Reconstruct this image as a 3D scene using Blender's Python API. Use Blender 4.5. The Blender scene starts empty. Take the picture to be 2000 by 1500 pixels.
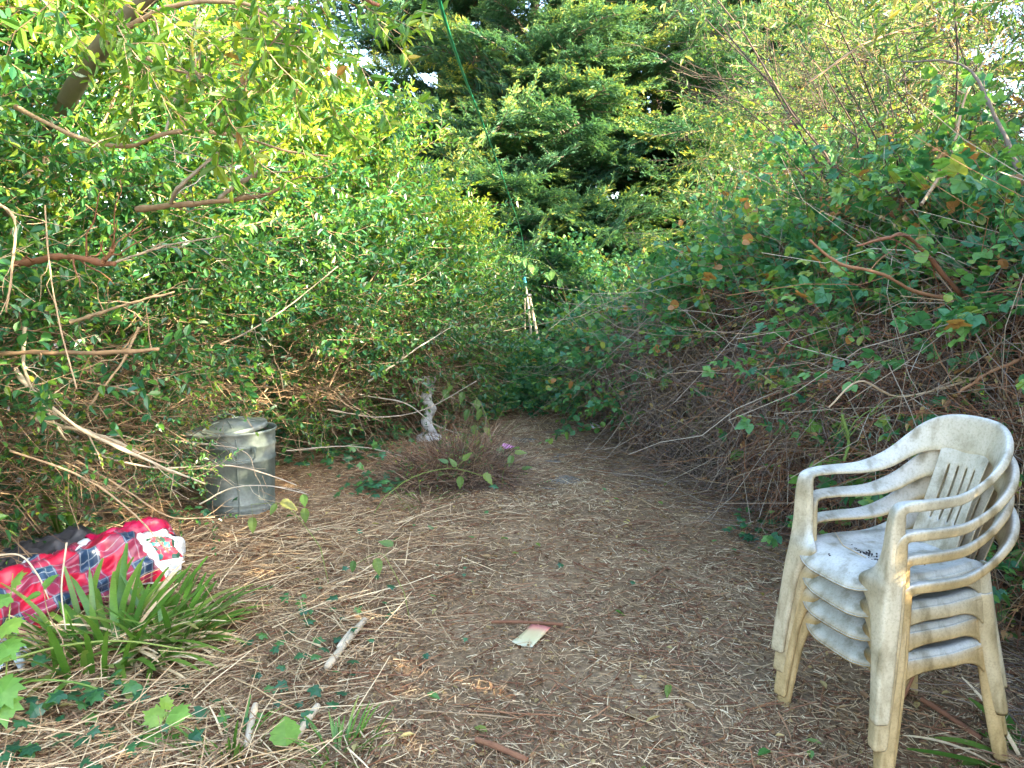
import bpy, math, random
import numpy as np
from mathutils import noise as mnoise
from mathutils import Matrix, Vector

R = math.radians
rng = np.random.default_rng(11)
random.seed(5)
scene = bpy.context.scene
COL = scene.collection

# ------------------------------------------------------------------ camera, sky, sun, exposure
CAM_H, PITCH, FOC = 1.45, R(7.4), 1502.0
cam_data = bpy.data.cameras.new("camera")
cam_data.sensor_fit = 'HORIZONTAL'
cam_data.sensor_width = 36.0
cam_data.lens = 36.0 * FOC / 2000.0
cam_data.clip_start, cam_data.clip_end = 0.05, 2000.0
cam = bpy.data.objects.new("camera", cam_data)
cam.location = (0, 0, CAM_H)
cam.rotation_euler = (R(90) - PITCH, 0, 0)
COL.objects.link(cam)
scene.camera = cam

SUN_TO = Vector((0.80, -0.46, 0.40)).normalized()
SUN_EL = math.asin(SUN_TO.z)
world = bpy.data.worlds.new("World")
scene.world = world
world.use_nodes = True
wn, wl = world.node_tree.nodes, world.node_tree.links
wn.clear()
sky = wn.new("ShaderNodeTexSky")
sky.sky_type = 'NISHITA'
sky.sun_disc = False
sky.sun_elevation = SUN_EL
sky.sun_rotation = math.atan2(SUN_TO.x, SUN_TO.y)
sky.altitude = 50
sky.air_density, sky.dust_density, sky.ozone_density = 1.0, 2.0, 1.0
bg = wn.new("ShaderNodeBackground")
bg.inputs["Strength"].default_value = 0.15
wo = wn.new("ShaderNodeOutputWorld")
wl.new(sky.outputs[0], bg.inputs["Color"])
wl.new(bg.outputs[0], wo.inputs["Surface"])

sun_data = bpy.data.lights.new("sun", 'SUN')
sun_data.energy = 4.2
sun_data.angle = R(0.5)
sun_data.color = (1.0, 0.88, 0.62)
sun = bpy.data.objects.new("sun", sun_data)
sun.rotation_euler = SUN_TO.to_track_quat('Z', 'Y').to_euler()
sun.location = SUN_TO * 40
COL.objects.link(sun)

scene.view_settings.view_transform = 'Standard'
scene.view_settings.look = 'None'
scene.view_settings.gamma = 1.0
scene.view_settings.use_curve_mapping = False
scene.view_settings.exposure = 3.55
scene.render.engine = 'CYCLES'
scene.cycles.max_bounces = 8
scene.cycles.diffuse_bounces = 5
scene.cycles.glossy_bounces = 3
scene.cycles.transmission_bounces = 4
scene.cycles.sample_clamp_indirect = 6.0

# ------------------------------------------------------------------ helpers
def at(px, py, depth):
    """A point on the line of sight of a photo pixel, at world distance y = depth."""
    u, v = (px - 1000) / FOC, (750 - py) / FOC
    d = np.array([u, math.cos(PITCH) + v * math.sin(PITCH), -math.sin(PITCH) + v * math.cos(PITCH)])
    return np.array([0, 0, CAM_H]) + d * (depth / d[1])

def on_ground(px, py, z=0.0):
    u, v = (px - 1000) / FOC, (750 - py) / FOC
    d = np.array([u, math.cos(PITCH) + v * math.sin(PITCH), -math.sin(PITCH) + v * math.cos(PITCH)])
    return np.array([0, 0, CAM_H]) + d * ((z - CAM_H) / d[2])

def gz(x, y):
    x, y = np.asarray(x, float), np.asarray(y, float)
    z = 0.016 * np.sin(1.7 * x + 0.6 * y) + 0.014 * np.sin(2.9 * y - 1.3 * x + 1) + 0.009 * np.sin(6.1 * x + 4.3 * y)
    z = z + 0.007 * np.sin(11 * x - 7 * y + 2) + 0.006 * np.sin(13.7 * y + 5 * x)
    z = z + 0.10 * np.clip((-x - 1.2) / 1.2, 0, 1.5) * np.clip((4.2 - y) / 2, 0, 1)
    return z

def unit(a):
    a = np.asarray(a, float)
    return a / np.maximum(np.linalg.norm(a, axis=-1, keepdims=True), 1e-9)

class Geo:
    def __init__(self):
        self.V, self.T, self.n = [], [], 0
        self.f = {3: [], 4: []}
        self.m = {3: [], 4: []}
        self.uv = None
    def add(self, V, F, mat=0, tint=0.5):
        V = np.asarray(V, float).reshape(-1, 3)
        F = np.asarray(F, int)
        k = F.shape[1]
        self.f[k].append(F + self.n)
        self.m[k].append(np.full(len(F), mat, int))
        t = np.broadcast_to(np.asarray(tint, float), (len(V),)) if np.ndim(tint) == 0 else np.asarray(tint, float)
        self.V.append(V); self.T.append(t); self.n += len(V)
    def mesh(self, name, mats, smooth=False):
        V = np.concatenate(self.V); T = np.concatenate(self.T)
        fs = [np.concatenate(self.f[k]) for k in (3, 4) if self.f[k]]
        mi = np.concatenate([np.concatenate(self.m[k]) for k in (3, 4) if self.m[k]])
        loops = np.concatenate([f.ravel() for f in fs])
        tot = np.concatenate([np.full(len(f), f.shape[1], int) for f in fs])
        start = np.concatenate([[0], np.cumsum(tot)[:-1]])
        me = bpy.data.meshes.new(name)
        me.vertices.add(len(V)); me.vertices.foreach_set("co", V.ravel())
        me.loops.add(len(loops)); me.loops.foreach_set("vertex_index", loops)
        me.polygons.add(len(tot)); me.polygons.foreach_set("loop_start", start)
        me.polygons.foreach_set("material_index", mi)
        me.polygons.foreach_set("use_smooth", np.full(len(tot), bool(smooth)))
        a = me.attributes.new("tint", 'FLOAT', 'POINT')
        a.data.foreach_set("value", T)
        for m in mats: me.materials.append(m)
        me.update(calc_edges=True); me.validate()
        return me

def frames(D, N):
    D = unit(D); S = unit(np.cross(D, N)); N2 = np.cross(S, D)
    return D, S, N2

def leaves(g, tpl, P, D, N, L, W, tint, mat=1):
    """tpl = (verts (k,3) as (across, along, up), faces)"""
    tv, tf = tpl
    n, k = len(P), len(tv)
    if n == 0: return
    D, S, N = frames(D, N)
    L = np.broadcast_to(L, (n,)); W = np.broadcast_to(W, (n,))
    V = (P[:, None, :] + tv[None, :, 1:2] * (L[:, None, None] * D[:, None, :])
         + tv[None, :, 0:1] * (W[:, None, None] * S[:, None, :])
         + tv[None, :, 2:3] * (L[:, None, None] * N[:, None, :]))
    F = (tf[None] + (np.arange(n) * k)[:, None, None]).reshape(-1, tf.shape[1])
    g.add(V.reshape(-1, 3), F, mat, np.repeat(np.broadcast_to(tint, (n,)), k))

def tubes(g, P, r, sides=4, mat=0, tint=0.5):
    """P (n,m,3) paths, r (n,m) radii"""
    P = np.asarray(P, float)
    if P.ndim == 2: P = P[None]
    n, m = P.shape[:2]
    r = np.broadcast_to(np.asarray(r, float), (n, m))
    T = unit(np.gradient(P, axis=1))
    ref = np.where(np.abs(T[:, :1, 2:3]) > 0.8, np.array([[[1.0, 0, 0]]]), np.array([[[0, 0, 1.0]]]))
    A = unit(np.cross(T, np.broadcast_to(ref, T.shape))); B = np.cross(T, A)
    ang = np.arange(sides) * 2 * np.pi / sides
    V = P[:, :, None] + r[:, :, None, None] * (np.cos(ang)[None, None, :, None] * A[:, :, None] + np.sin(ang)[None, None, :, None] * B[:, :, None])
    i = np.arange(m - 1)[:, None] * sides; j = np.arange(sides)[None]
    q = np.stack([i + j, i + (j + 1) % sides, i + sides + (j + 1) % sides, i + sides + j], -1).reshape(-1, 4)
    F = (q[None] + (np.arange(n) * m * sides)[:, None, None]).reshape(-1, 4)
    tt = np.repeat(np.broadcast_to(np.asarray(tint, float), (n,)), m * sides)
    g.add(V.reshape(-1, 3), F, mat, tt)
    # end caps
    if sides >= 4:
        base = (np.arange(n) * m * sides + (m - 1) * sides)[:, None]
        off = g.n - n * m * sides
        if sides == 4:
            g.f[4].append(base + np.arange(4)[None] + off); g.m[4].append(np.full(n, mat, int))
        else:
            for k in range(1, sides - 1):
                g.f[3].append(base + np.array([[0, k, k + 1]]) + off); g.m[3].append(np.full(n, mat, int))

def ribbons(g, P, N, w, mat=0, tint=0.5):
    """flat strips; P (n,m,3), N (n,3) facing, w (n,m) half widths"""
    n, m = P.shape[:2]
    T = unit(np.gradient(P, axis=1))
    S = unit(np.cross(T, N[:, None, :]))
    w = np.broadcast_to(w, (n, m))[:, :, None]
    V = np.stack([P - S * w, P + S * w], 2)
    i = np.arange(m - 1) * 2
    q = np.stack([i, i + 1, i + 3, i + 2], -1)
    F = (q[None] + (np.arange(n) * m * 2)[:, None, None]).reshape(-1, 4)
    g.add(V.reshape(-1, 3), F, mat, np.repeat(np.broadcast_to(np.asarray(tint, float), (n,)), m * 2))

def curves(P0, D, L, m=5, bend=(0, 0, 0), wig=0.05, r=None):
    r = r or rng
    P0 = np.atleast_2d(P0); n = len(P0)
    D = unit(np.broadcast_to(D, (n, 3))); L = np.broadcast_to(np.asarray(L, float), (n,))
    bend = np.broadcast_to(np.asarray(bend, float), (n, 3))
    t = np.linspace(0, 1, m)
    P = P0[:, None] + L[:, None, None] * (D[:, None] * t[None, :, None] + bend[:, None] * (t ** 2)[None, :, None])
    w = r.normal(0, 1, (n, m, 3)); w[:, 0] = 0
    return P + np.cumsum(w, 1) * (wig * L / m ** 0.5)[:, None, None] * 0.6

def smooth_path(pts, m=16):
    """Catmull-Rom through the points"""
    p = np.asarray(pts, float); k = len(p)
    q = np.vstack([2 * p[0] - p[1], p, 2 * p[-1] - p[-2]])
    out = []
    for t in np.linspace(0, k - 1 - 1e-6, m):
        i = int(t); f = t - i
        a, b, c, d = q[i], q[i + 1], q[i + 2], q[i + 3]
        out.append(0.5 * ((2 * b) + (-a + c) * f + (2 * a - 5 * b + 4 * c - d) * f * f + (-a + 3 * b - 3 * c + d) * f ** 3))
    return np.array(out)

def link(name, me, parent=None):
    o = bpy.data.objects.new(name, me)
    COL.objects.link(o)
    if parent is not None: o.parent = parent
    return o
def tag(o, label=None, cat=None, group=None, kind=None):
    if label: o["label"] = label
    if cat: o["category"] = cat
    if group: o["group"] = group
    if kind: o["kind"] = kind
    return o
def thing(name, label, cat, loc=(0, 0, 0), group=None, rz=0.0):
    o = bpy.data.objects.new(name, None)
    o.empty_display_size = 0.1
    o.location = [float(a) for a in loc]; o.rotation_euler = (0, 0, rz)
    COL.objects.link(o)
    return tag(o, label, cat, group)
def orient(pos, d, up=(0, 0, 1), s=1.0):
    d = Vector(d).normalized(); up = Vector(up)
    x = d.cross(up)
    if x.length < 1e-3: x = d.cross(Vector((1, 0, 0)))
    x.normalize(); z = x.cross(d)
    M = Matrix(((x.x, d.x, z.x, 0), (x.y, d.y, z.y, 0), (x.z, d.z, z.z, 0), (0, 0, 0, 1)))
    return Matrix.Translation(Vector(pos)) @ M @ Matrix.Scale(s, 4)
def place(root, me, name, pos, d, up=(0, 0, 1), s=1.0):
    """a part (sharing mesh data) at a world position under a root that has no rotation"""
    o = link(name, me, root)
    o.matrix_basis = orient(Vector([float(a) for a in pos]) - root.location, [float(a) for a in d], up, s)
    return o
def world_part(root, name, g, mats, smooth=False, kind=None):
    """a mesh built in world coordinates as a part of an unrotated root"""
    me = g.mesh(name, mats, smooth)
    me.transform(Matrix.Translation(-root.location))
    o = link(name, me, root)
    if kind: o["kind"] = kind
    return o

# ------------------------------------------------------------------ materials
def new_mat(name):
    m = bpy.data.materials.new(name); m.use_nodes = True
    nt = m.node_tree; nt.nodes.clear()
    out = nt.nodes.new("ShaderNodeOutputMaterial")
    return m, nt, nt.nodes, nt.links, out
def ramp(nt, stops):
    r = nt.nodes.new("ShaderNodeValToRGB")
    e = r.color_ramp.elements
    while len(e) > 1: e.remove(e[-1])
    e[0].position, e[0].color = stops[0][0], (*stops[0][1], 1)
    for p, c in stops[1:]:
        x = e.new(p); x.color = (*c, 1)
    return r
def tint_attr(nt, obj_rand=0.25):
    """leaf tint plus a little per-object variation"""
    a = nt.nodes.new("ShaderNodeAttribute"); a.attribute_name = "tint"
    oi = nt.nodes.new("ShaderNodeObjectInfo")
    s = nt.nodes.new("ShaderNodeMath"); s.operation = 'MULTIPLY_ADD'
    s.inputs[1].default_value = obj_rand; s.inputs[2].default_value = -obj_rand / 2
    nt.links.new(oi.outputs["Random"], s.inputs[0])
    ad = nt.nodes.new("ShaderNodeMath"); ad.operation = 'ADD'; ad.use_clamp = True
    nt.links.new(a.outputs["Fac"], ad.inputs[0]); nt.links.new(s.outputs[0], ad.inputs[1])
    return ad.outputs[0]
def foliage_mat(name, stops, trans=0.38, rough=0.42, obj_rand=0.3, spec=0.5, yellow=(1.25, 1.15, 0.55)):
    m, nt, N, K, out = new_mat(name)
    t = tint_attr(nt, obj_rand)
    c = ramp(nt, stops); K.new(t, c.inputs[0])
    tc = N.new("ShaderNodeTexCoord"); nz = N.new("ShaderNodeTexNoise")
    nz.inputs["Scale"].default_value = 45; nz.inputs["Detail"].default_value = 3
    K.new(tc.outputs["Object"], nz.inputs["Vector"])
    hv = N.new("ShaderNodeHueSaturation")
    mr = N.new("ShaderNodeMapRange"); mr.inputs["To Min"].default_value = 0.75; mr.inputs["To Max"].default_value = 1.3
    K.new(nz.outputs["Fac"], mr.inputs["Value"]); K.new(mr.outputs[0], hv.inputs["Value"]); K.new(c.outputs[0], hv.inputs["Color"])
    p = N.new("ShaderNodeBsdfPrincipled")
    K.new(hv.outputs[0], p.inputs["Base Color"])
    p.inputs["Roughness"].default_value = rough
    p.inputs["Specular IOR Level"].default_value = spec
    tr = N.new("ShaderNodeBsdfTranslucent")
    mx = N.new("ShaderNodeMix"); mx.data_type = 'RGBA'; mx.blend_type = 'MULTIPLY'; mx.inputs["Factor"].default_value = 1
    K.new(hv.outputs[0], mx.inputs["A"]); mx.inputs["B"].default_value = (*[y * 1.5 for y in yellow], 1)
    K.new(mx.outputs["Result"], tr.inputs["Color"])
    ms = N.new("ShaderNodeMixShader"); ms.inputs[0].default_value = trans
    K.new(p.outputs[0], ms.inputs[1]); K.new(tr.outputs[0], ms.inputs[2]); K.new(ms.outputs[0], out.inputs["Surface"])
    return m
def wood_mat(name, stops, rough=0.8, scale=30, obj_rand=0.3, bump=0.3):
    m, nt, N, K, out = new_mat(name)
    t = tint_attr(nt, obj_rand)
    tc = N.new("ShaderNodeTexCoord"); nz = N.new("ShaderNodeTexNoise")
    nz.inputs["Scale"].default_value = scale; nz.inputs["Detail"].default_value = 5
    K.new(tc.outputs["Object"], nz.inputs["Vector"])
    ma = N.new("ShaderNodeMath"); ma.operation = 'MULTIPLY_ADD'; ma.inputs[1].default_value = 0.5; ma.inputs[2].default_value = -0.25
    K.new(nz.outputs["Fac"], ma.inputs[0])
    ad = N.new("ShaderNodeMath"); ad.operation = 'ADD'; ad.use_clamp = True
    K.new(t, ad.inputs[0]); K.new(ma.outputs[0], ad.inputs[1])
    c = ramp(nt, stops); K.new(ad.outputs[0], c.inputs[0])
    p = N.new("ShaderNodeBsdfPrincipled"); p.inputs["Roughness"].default_value = rough
    p.inputs["Specular IOR Level"].default_value = 0.3
    K.new(c.outputs[0], p.inputs["Base Color"])
    if bump:
        b = N.new("ShaderNodeBump"); b.inputs["Strength"].default_value = bump; b.inputs["Distance"].default_value = 0.004
        K.new(nz.outputs["Fac"], b.inputs["Height"]); K.new(b.outputs[0], p.inputs["Normal"])
    K.new(p.outputs[0], out.inputs["Surface"])
    return m

M_privet = foliage_mat("privet_leaf", [(0, (.022, .100, .042)), (.45, (.045, .155, .042)), (.8, (.105, .230, .030)), (1, (.25, .30, .03))], trans=.32, rough=.33, spec=.65)
M_privet_sunlit = foliage_mat("privet_sunlit_leaf", [(0, (.05, .15, .03)), (.4, (.10, .22, .028)), (.75, (.22, .30, .03)), (1, (.33, .36, .045))], trans=.42, rough=.38)  # yellower privet leaf: sun glow of the hedge tops put into the colour
M_bigleaf = foliage_mat("tree_leaf", [(0, (.05, .13, .02)), (.6, (.11, .21, .025)), (.94, (.20, .26, .03)), (1, (.28, .15, .05))], trans=.45, rough=.4)
M_bramble = foliage_mat("bramble_leaf", [(0, (.036, .145, .068)), (.5, (.070, .215, .075)), (.85, (.15, .29, .06)), (.97, (.28, .31, .06)), (1, (.36, .17, .06))], trans=.34, rough=.45)
M_shrubleaf = foliage_mat("shrub_leaf", [(0, (.04, .11, .04)), (.5, (.085, .165, .045)), (.85, (.17, .24, .055)), (1, (.30, .26, .07))], trans=.4, rough=.5)
M_deadleaf = foliage_mat("dead_leaf", [(0, (.10, .05, .03)), (.4, (.22, .11, .055)), (.75, (.34, .22, .11)), (1, (.46, .38, .16))], trans=.25, rough=.7, spec=.2)
M_conifer = foliage_mat("conifer_needle", [(0, (.028, .088, .060)), (.5, (.058, .145, .080)), (.76, (.12, .215, .070)), (.9, (.26, .30, .07)), (1, (.42, .38, .09))], trans=.30, rough=.6, spec=.25, obj_rand=.5)
M_ivy = foliage_mat("ivy_leaf", [(0, (.020, .080, .040)), (.6, (.042, .140, .052)), (1, (.10, .22, .05))], trans=.25, rough=.33)
M_seedling = foliage_mat("seedling_leaf", [(0, (.10, .24, .04)), (.6, (.16, .34, .07)), (1, (.24, .36, .06))], trans=.42, rough=.5)
M_blade = foliage_mat("sword_blade", [(0, (.045, .13, .02)), (.5, (.095, .21, .03)), (.8, (.18, .28, .05)), (1, (.34, .31, .11))], trans=.3, rough=.35)
M_grass = foliage_mat("grass_blade", [(0, (.06, .15, .03)), (1, (.18, .30, .06))], trans=.4, rough=.5)
M_straw = wood_mat("straw", [(0, (.11, .060, .032)), (.3, (.26, .158, .086)), (.62, (.47, .320, .175)), (1, (.76, .60, .38))], rough=.7, scale=60, bump=0)
M_twig = wood_mat("twig_bark", [(0, (.10, .060, .038)), (.5, (.25, .160, .092)), (1, (.48, .34, .21))], scale=40, bump=.2)
M_redtwig = wood_mat("red_twig", [(0, (.10, .045, .028)), (.5, (.20, .085, .045)), (1, (.34, .17, .085))], scale=40, bump=.2)
M_darktwig = wood_mat("dark_twig", [(0, (.045, .032, .028)), (.5, (.085, .058, .045)), (1, (.15, .105, .08))], scale=40, bump=.2)
M_heapstem = wood_mat("cut_bramble", [(0, (.045, .028, .020)), (.5, (.115, .072, .048)), (1, (.27, .19, .13))], scale=40, bump=0)
M_deadstem = wood_mat("dead_stem", [(0, (.070, .048, .040)), (.5, (.150, .108, .090)), (1, (.27, .205, .165))], scale=40, bump=0)
M_bark = wood_mat("bark", [(0, (.06, .045, .036)), (.5, (.14, .105, .08)), (1, (.26, .21, .165))], scale=14, bump=.8)
M_greystem = wood_mat("grey_branch", [(0, (.17, .13, .095)), (.5, (.30, .235, .17)), (1, (.46, .40, .32))], scale=30, bump=.4)
M_palewood = wood_mat("split_wood", [(0, (.38, .29, .19)), (.5, (.55, .45, .32)), (1, (.70, .62, .50))], scale=25, bump=.4)
M_greenstem = wood_mat("green_stem", [(0, (.10, .16, .03)), (1, (.28, .32, .09))], scale=30, bump=0)
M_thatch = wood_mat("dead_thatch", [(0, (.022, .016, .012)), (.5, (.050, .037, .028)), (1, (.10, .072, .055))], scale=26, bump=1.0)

# ------------------------------------------------------------------ leaf templates (across, along, up)
def tpl_simple(a=.28, b=.62, wa=.44, wb=.42, fold=.10, curl=-.10):
    v = np.array([(0, 0, 0), (wa, a, fold), (wb, b, fold + curl * .3), (0, 1, curl), (-wb, b, fold + curl * .3), (-wa, a, fold)], float)
    return v, np.array([(0, 1, 2, 3), (0, 3, 4, 5)])
def tpl_round(fold=.08, curl=-.12):
    v = [(0, 0, 0), (0, .5, curl * .3), (0, 1, curl)]
    out = [(.30, .10, fold), (.48, .34, fold), (.46, .62, fold + curl * .4), (.26, .86, curl * .6)]
    n = len(out)
    V = v + out + [(-x, y, z) for x, y, z in out]
    r, l = 3, 3 + n
    F = [(0, r, r + 1, 1), (1, r + 1, r + 2, r + 3), (1, r + 3, 2, 2), (0, 1, l + 1, l), (1, l + 3, l + 2, l + 1), (1, 2, l + 3, l + 3)]
    T = []
    for f in F:
        f = list(dict.fromkeys(f))
        for k in range(1, len(f) - 1): T.append((f[0], f[k], f[k + 1]))
    return np.array(V, float), np.array(T)
def tpl_serrate(teeth=6, wmax=.46, fold=.10, curl=-.16, depth=.16):
    """pointed oval leaf with saw teeth, folded along its midrib"""
    V = [(0, 0, 0)]; F = []
    n = teeth * 2
    mids = [0]
    for i in range(1, teeth + 1):
        y = i / teeth
        V.append((0, y, curl * y * y)); mids.append(len(V) - 1)
    for sgn in (1, -1):
        prev_out = 0
        for i in range(teeth):
            y0, y1 = i / teeth, (i + 1) / teeth
            ym = y0 + .35 / teeth
            w = wmax * math.sin(math.pi * min(1, .08 + .92 * ym) ** .75)
            h = fold * (1 - ym) + curl * ym * ym
            V.append((sgn * w, ym, h)); a = len(V) - 1
            w2 = wmax * math.sin(math.pi * min(.985, .08 + .92 * y1) ** .75) * (1 - depth)
            if i == teeth - 1:
                b = mids[-1]
            else:
                V.append((sgn * max(w2, .01), y1, fold * (1 - y1) + curl * y1 * y1)); b = len(V) - 1
            quad = [(mids[i], prev_out, a), (mids[i], a, mids[i + 1])] if prev_out != mids[i] else [(mids[i], a, mids[i + 1])]
            for t in quad: F.append(t if sgn > 0 else t[::-1])
            if b != mids[i + 1]: F.append((mids[i + 1], a, b) if sgn > 0 else (b, a, mids[i + 1]))
            prev_out = b
    return np.array(V, float), np.array(F)
def tpl_multi(base, specs):
    """compound leaf: specs = (angle, length, along offset)"""
    V, F, o = [], [], 0
    for ang, ln, off in specs:
        c, s = math.cos(ang), math.sin(ang)
        v = base[0].copy() * ln
        x, y = v[:, 0] * c + v[:, 1] * s, -v[:, 0] * s + v[:, 1] * c
        V.append(np.stack([x, y + off, v[:, 2] - .10 * abs(math.sin(ang)) * np.hypot(x, y)], -1)); F.append(base[1] + o); o += len(v)
    return np.concatenate(V), np.concatenate(F)
def tpl_lobed(pts, curl=-.1):
    V = [(0, .42, .05), (0, 0, 0)] + [(x, y, curl * (x * x + (y - .4) ** 2) * 2) for x, y in pts] + [(-x, y, curl * (x * x + (y - .4) ** 2) * 2) for x, y in pts[::-1] if x > 0]
    n = len(V)
    F = [(0, i, i + 1) for i in range(1, n - 1)] + [(0, n - 1, 1)]
    return np.array(V, float), np.array(F)
T_privet = tpl_simple()
T_lance = tpl_simple(.22, .6, .40, .36, .08, -.22)
T_oval = tpl_round()
T_serr = tpl_serrate(5)
T_tri = tpl_multi(tpl_simple(.25, .6, .46, .42, .10, -.14), [(0, .62, .38), (1.15, .55, .30), (-1.15, .55, .30)])
T_tri_hi = tpl_multi(tpl_serrate(5, .42), [(0, .62, .38), (1.15, .55, .30), (-1.15, .55, .30)])
T_ivy = tpl_lobed([(.20, -.10), (.46, .04), (.30, .30), (.52, .56), (.22, .58), (0, 1.0)])
T_lobe5 = tpl_lobed([(.16, -.06), (.40, -.02), (.34, .12), (.56, .30), (.40, .36), (.50, .66), (.30, .60), (.20, .76), (.12, .72), (0, 1.0)], -.14)
T_needle = (np.array([(0, 0, 0), (.5, .35, .03), (0, 1, 0), (-.5, .35, .03)], float), np.array([(0, 1, 2, 3)]))

# ------------------------------------------------------------------ shoots (shared branch meshes, local +Y outwards, +Z up)
def leaf_rows(g, paths, tpl, sp, ll, lw, r, mat, t0=.1, spread=.85, up=.8, tmin=0, tmax=1, skip=0.0, tipy=.25, alternate=False):
    for P in paths:
        seg = np.linalg.norm(np.diff(P, axis=0), axis=1); cum = np.concatenate([[0], np.cumsum(seg)])
        s = np.arange(cum[-1] * t0, cum[-1], sp)
        if len(s) == 0: continue
        s = s + r.uniform(-.3, .3, len(s)) * sp
        s = np.clip(s, 0, cum[-1])
        X = np.stack([np.interp(s, cum, P[:, k]) for k in range(3)], -1)
        G = np.gradient(P, axis=0)
        Tn = unit(np.stack([np.interp(s, cum, G[:, k]) for k in range(3)], -1))
        roll = r.uniform(0, 6.28, len(s))
        ref = unit(np.cross(Tn, [0, 0, 1.0]) + 1e-3)
        ref2 = np.cross(Tn, ref)
        for k, sg in enumerate((1, -1)):
            if alternate:
                keep = (np.arange(len(s)) % 2 == k)
            else:
                keep = np.ones(len(s), bool)
            keep &= r.random(len(s)) > skip
            if not keep.any(): continue
            ro = roll[keep] * .35
            S = sg * (ref[keep] * np.cos(ro)[:, None] + ref2[keep] * np.sin(ro)[:, None])
            n = keep.sum()
            D = Tn[keep] * .6 + S * spread + r.normal(0, .25, (n, 3))
            Nn = np.array([0, 0, up]) + r.normal(0, .45, (n, 3))
            sc = r.uniform(.65, 1.2, n)
            tt = np.clip(tmin + (tmax - tmin) * r.random(n) ** 1.3 + tipy * (s[keep] / cum[-1] - .5), 0, 1)
            leaves(g, tpl, X[keep], D, Nn, ll * sc, lw * sc, tt, mat)
        # tip leaf
        leaves(g, tpl, P[-1:], unit(P[-1:] - P[-2:-1]), np.array([[.1, 0, 1.0]]), ll * .8, lw * .8, np.array([tmax * .9]), mat)

def leafy_shoot(seed, name, mats, L=.7, sides=7, sl=.28, sp=.035, ll=.045, lw=.021, tpl=T_privet, bend=(0, 0, -.12), twig=.0035, ang=.9, skip=.1, tmax=.85, m=6, alternate=False, tipy=.25, up=.8, wig=.10):
    r = np.random.default_rng(seed)
    g = Geo()
    main = curves([[0, 0, 0]], [0, 1, .05], L, m, bend, wig, r)
    tubes(g, main, np.linspace(twig, twig * .4, m)[None], 3, 0, r.random())
    t = np.linspace(.12, .92, sides)
    idx = t * (m - 1)
    X = np.stack([np.interp(idx, np.arange(m), main[0, :, k]) for k in range(3)], -1)
    a = r.uniform(0, 6.28, sides)
    D = np.stack([np.cos(a) * ang, np.ones(sides) * .7, np.sin(a) * ang * .7 + .15], -1)
    side = curves(X, D, sl * r.uniform(.5, 1.2, sides), 4, (0, .1, -.1), .12, r)
    tubes(g, side, np.linspace(twig * .6, twig * .3, 4)[None], 3, 0, r.random(sides))
    leaf_rows(g, [main[0]] + list(side), tpl, sp, ll, lw, r, 1, skip=skip, tmax=tmax, alternate=alternate, tipy=tipy, up=up)
    return g.mesh(name, mats)

def bare_clump(seed, name, mat, n=9, L=(.35, .9), rad=.0035, spread=.5, leaf=None, bend=(0, 0, -.25), side=3):
    r = np.random.default_rng(seed)
    g = Geo()
    P0 = r.normal(0, .07, (n, 3)); P0[:, 1] *= .3
    D = np.stack([r.normal(0, spread, n), np.ones(n), r.normal(.1, spread * .7, n)], -1)
    Ls = r.uniform(*L, n)
    M = curves(P0, D, Ls, 7, np.array(bend) * r.uniform(.2, 1.6, (n, 1)), .16, r)
    rr = rad * r.uniform(.6, 1.4, n)
    tubes(g, M, rr[:, None] * np.linspace(1, .35, 7)[None], 3, 0, r.random(n))
    rows = []
    for k in range(side):
        i = r.integers(2, 6, n)
        X = M[np.arange(n), i]
        D2 = unit(M[np.arange(n), i] - M[np.arange(n), i - 1]) + r.normal(0, .6, (n, 3))
        S = curves(X, D2, Ls * r.uniform(.15, .4, n), 4, (0, 0, -.1), .15, r)
        tubes(g, S, (rr * .55)[:, None] * np.linspace(1, .4, 4)[None], 3, 0, r.random(n))
        rows += list(S)
    if leaf:
        tpl, ll, lw, frac, sp = leaf
        leaf_rows(g, [p for p in rows if r.random() < frac], tpl, sp, ll, lw, r, 1, t0=.3)
    return g.mesh(name, [mat, M_privet])

PRIVET = [leafy_shoot(100 + i, "privet_branch", [M_twig, M_privet], L=.62 + .05 * i, sides=7, sp=.038, ll=.054, lw=.027) for i in range(5)]
PRIVET_SUNLIT = [leafy_shoot(150 + i, "privet_top_branch", [M_twig, M_privet_sunlit], L=.7, sides=8, sl=.25, sp=.034, ll=.056, lw=.026, bend=(0, 0, .0), tmax=1.0, tipy=.4) for i in range(4)]
PRIVET_SPARSE = [leafy_shoot(120 + i, "privet_sparse_branch", [M_twig, M_privet], L=.75, sides=6, sl=.34, sp=.045, ll=.050, lw=.027, skip=.35, bend=(0, 0, -.2)) for i in range(4)]
PRIVET_UP = [leafy_shoot(140 + i, "privet_top_branch", [M_twig, M_privet], L=.75, sides=8, sl=.25, sp=.034, ll=.060, lw=.027, bend=(0, 0, .0), tmax=1.0, tipy=.4) for i in range(4)]
TWIGS = [bare_clump(160 + i, "bare_twigs", M_twig, n=10, leaf=(T_privet, .034, .018, .22, .05)) for i in range(5)]
BIGLEAF = [leafy_shoot(180 + i, "leafy_twig", [M_twig, M_bigleaf], L=.55, sides=4, sl=.25, sp=.07, ll=.088, lw=.034, tpl=T_lance, bend=(0, 0, -.35), up=.6, skip=.15, tmax=.9) for i in range(4)]
BRAMBLE = [leafy_shoot(200 + i, "bramble_cane", [M_greenstem, M_bramble], L=.75, sides=5, sl=.22, sp=.075, ll=.10, lw=.10, tpl=T_tri, bend=(0, 0, -.3), skip=.05, alternate=True, tmax=.9) for i in range(5)]
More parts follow.
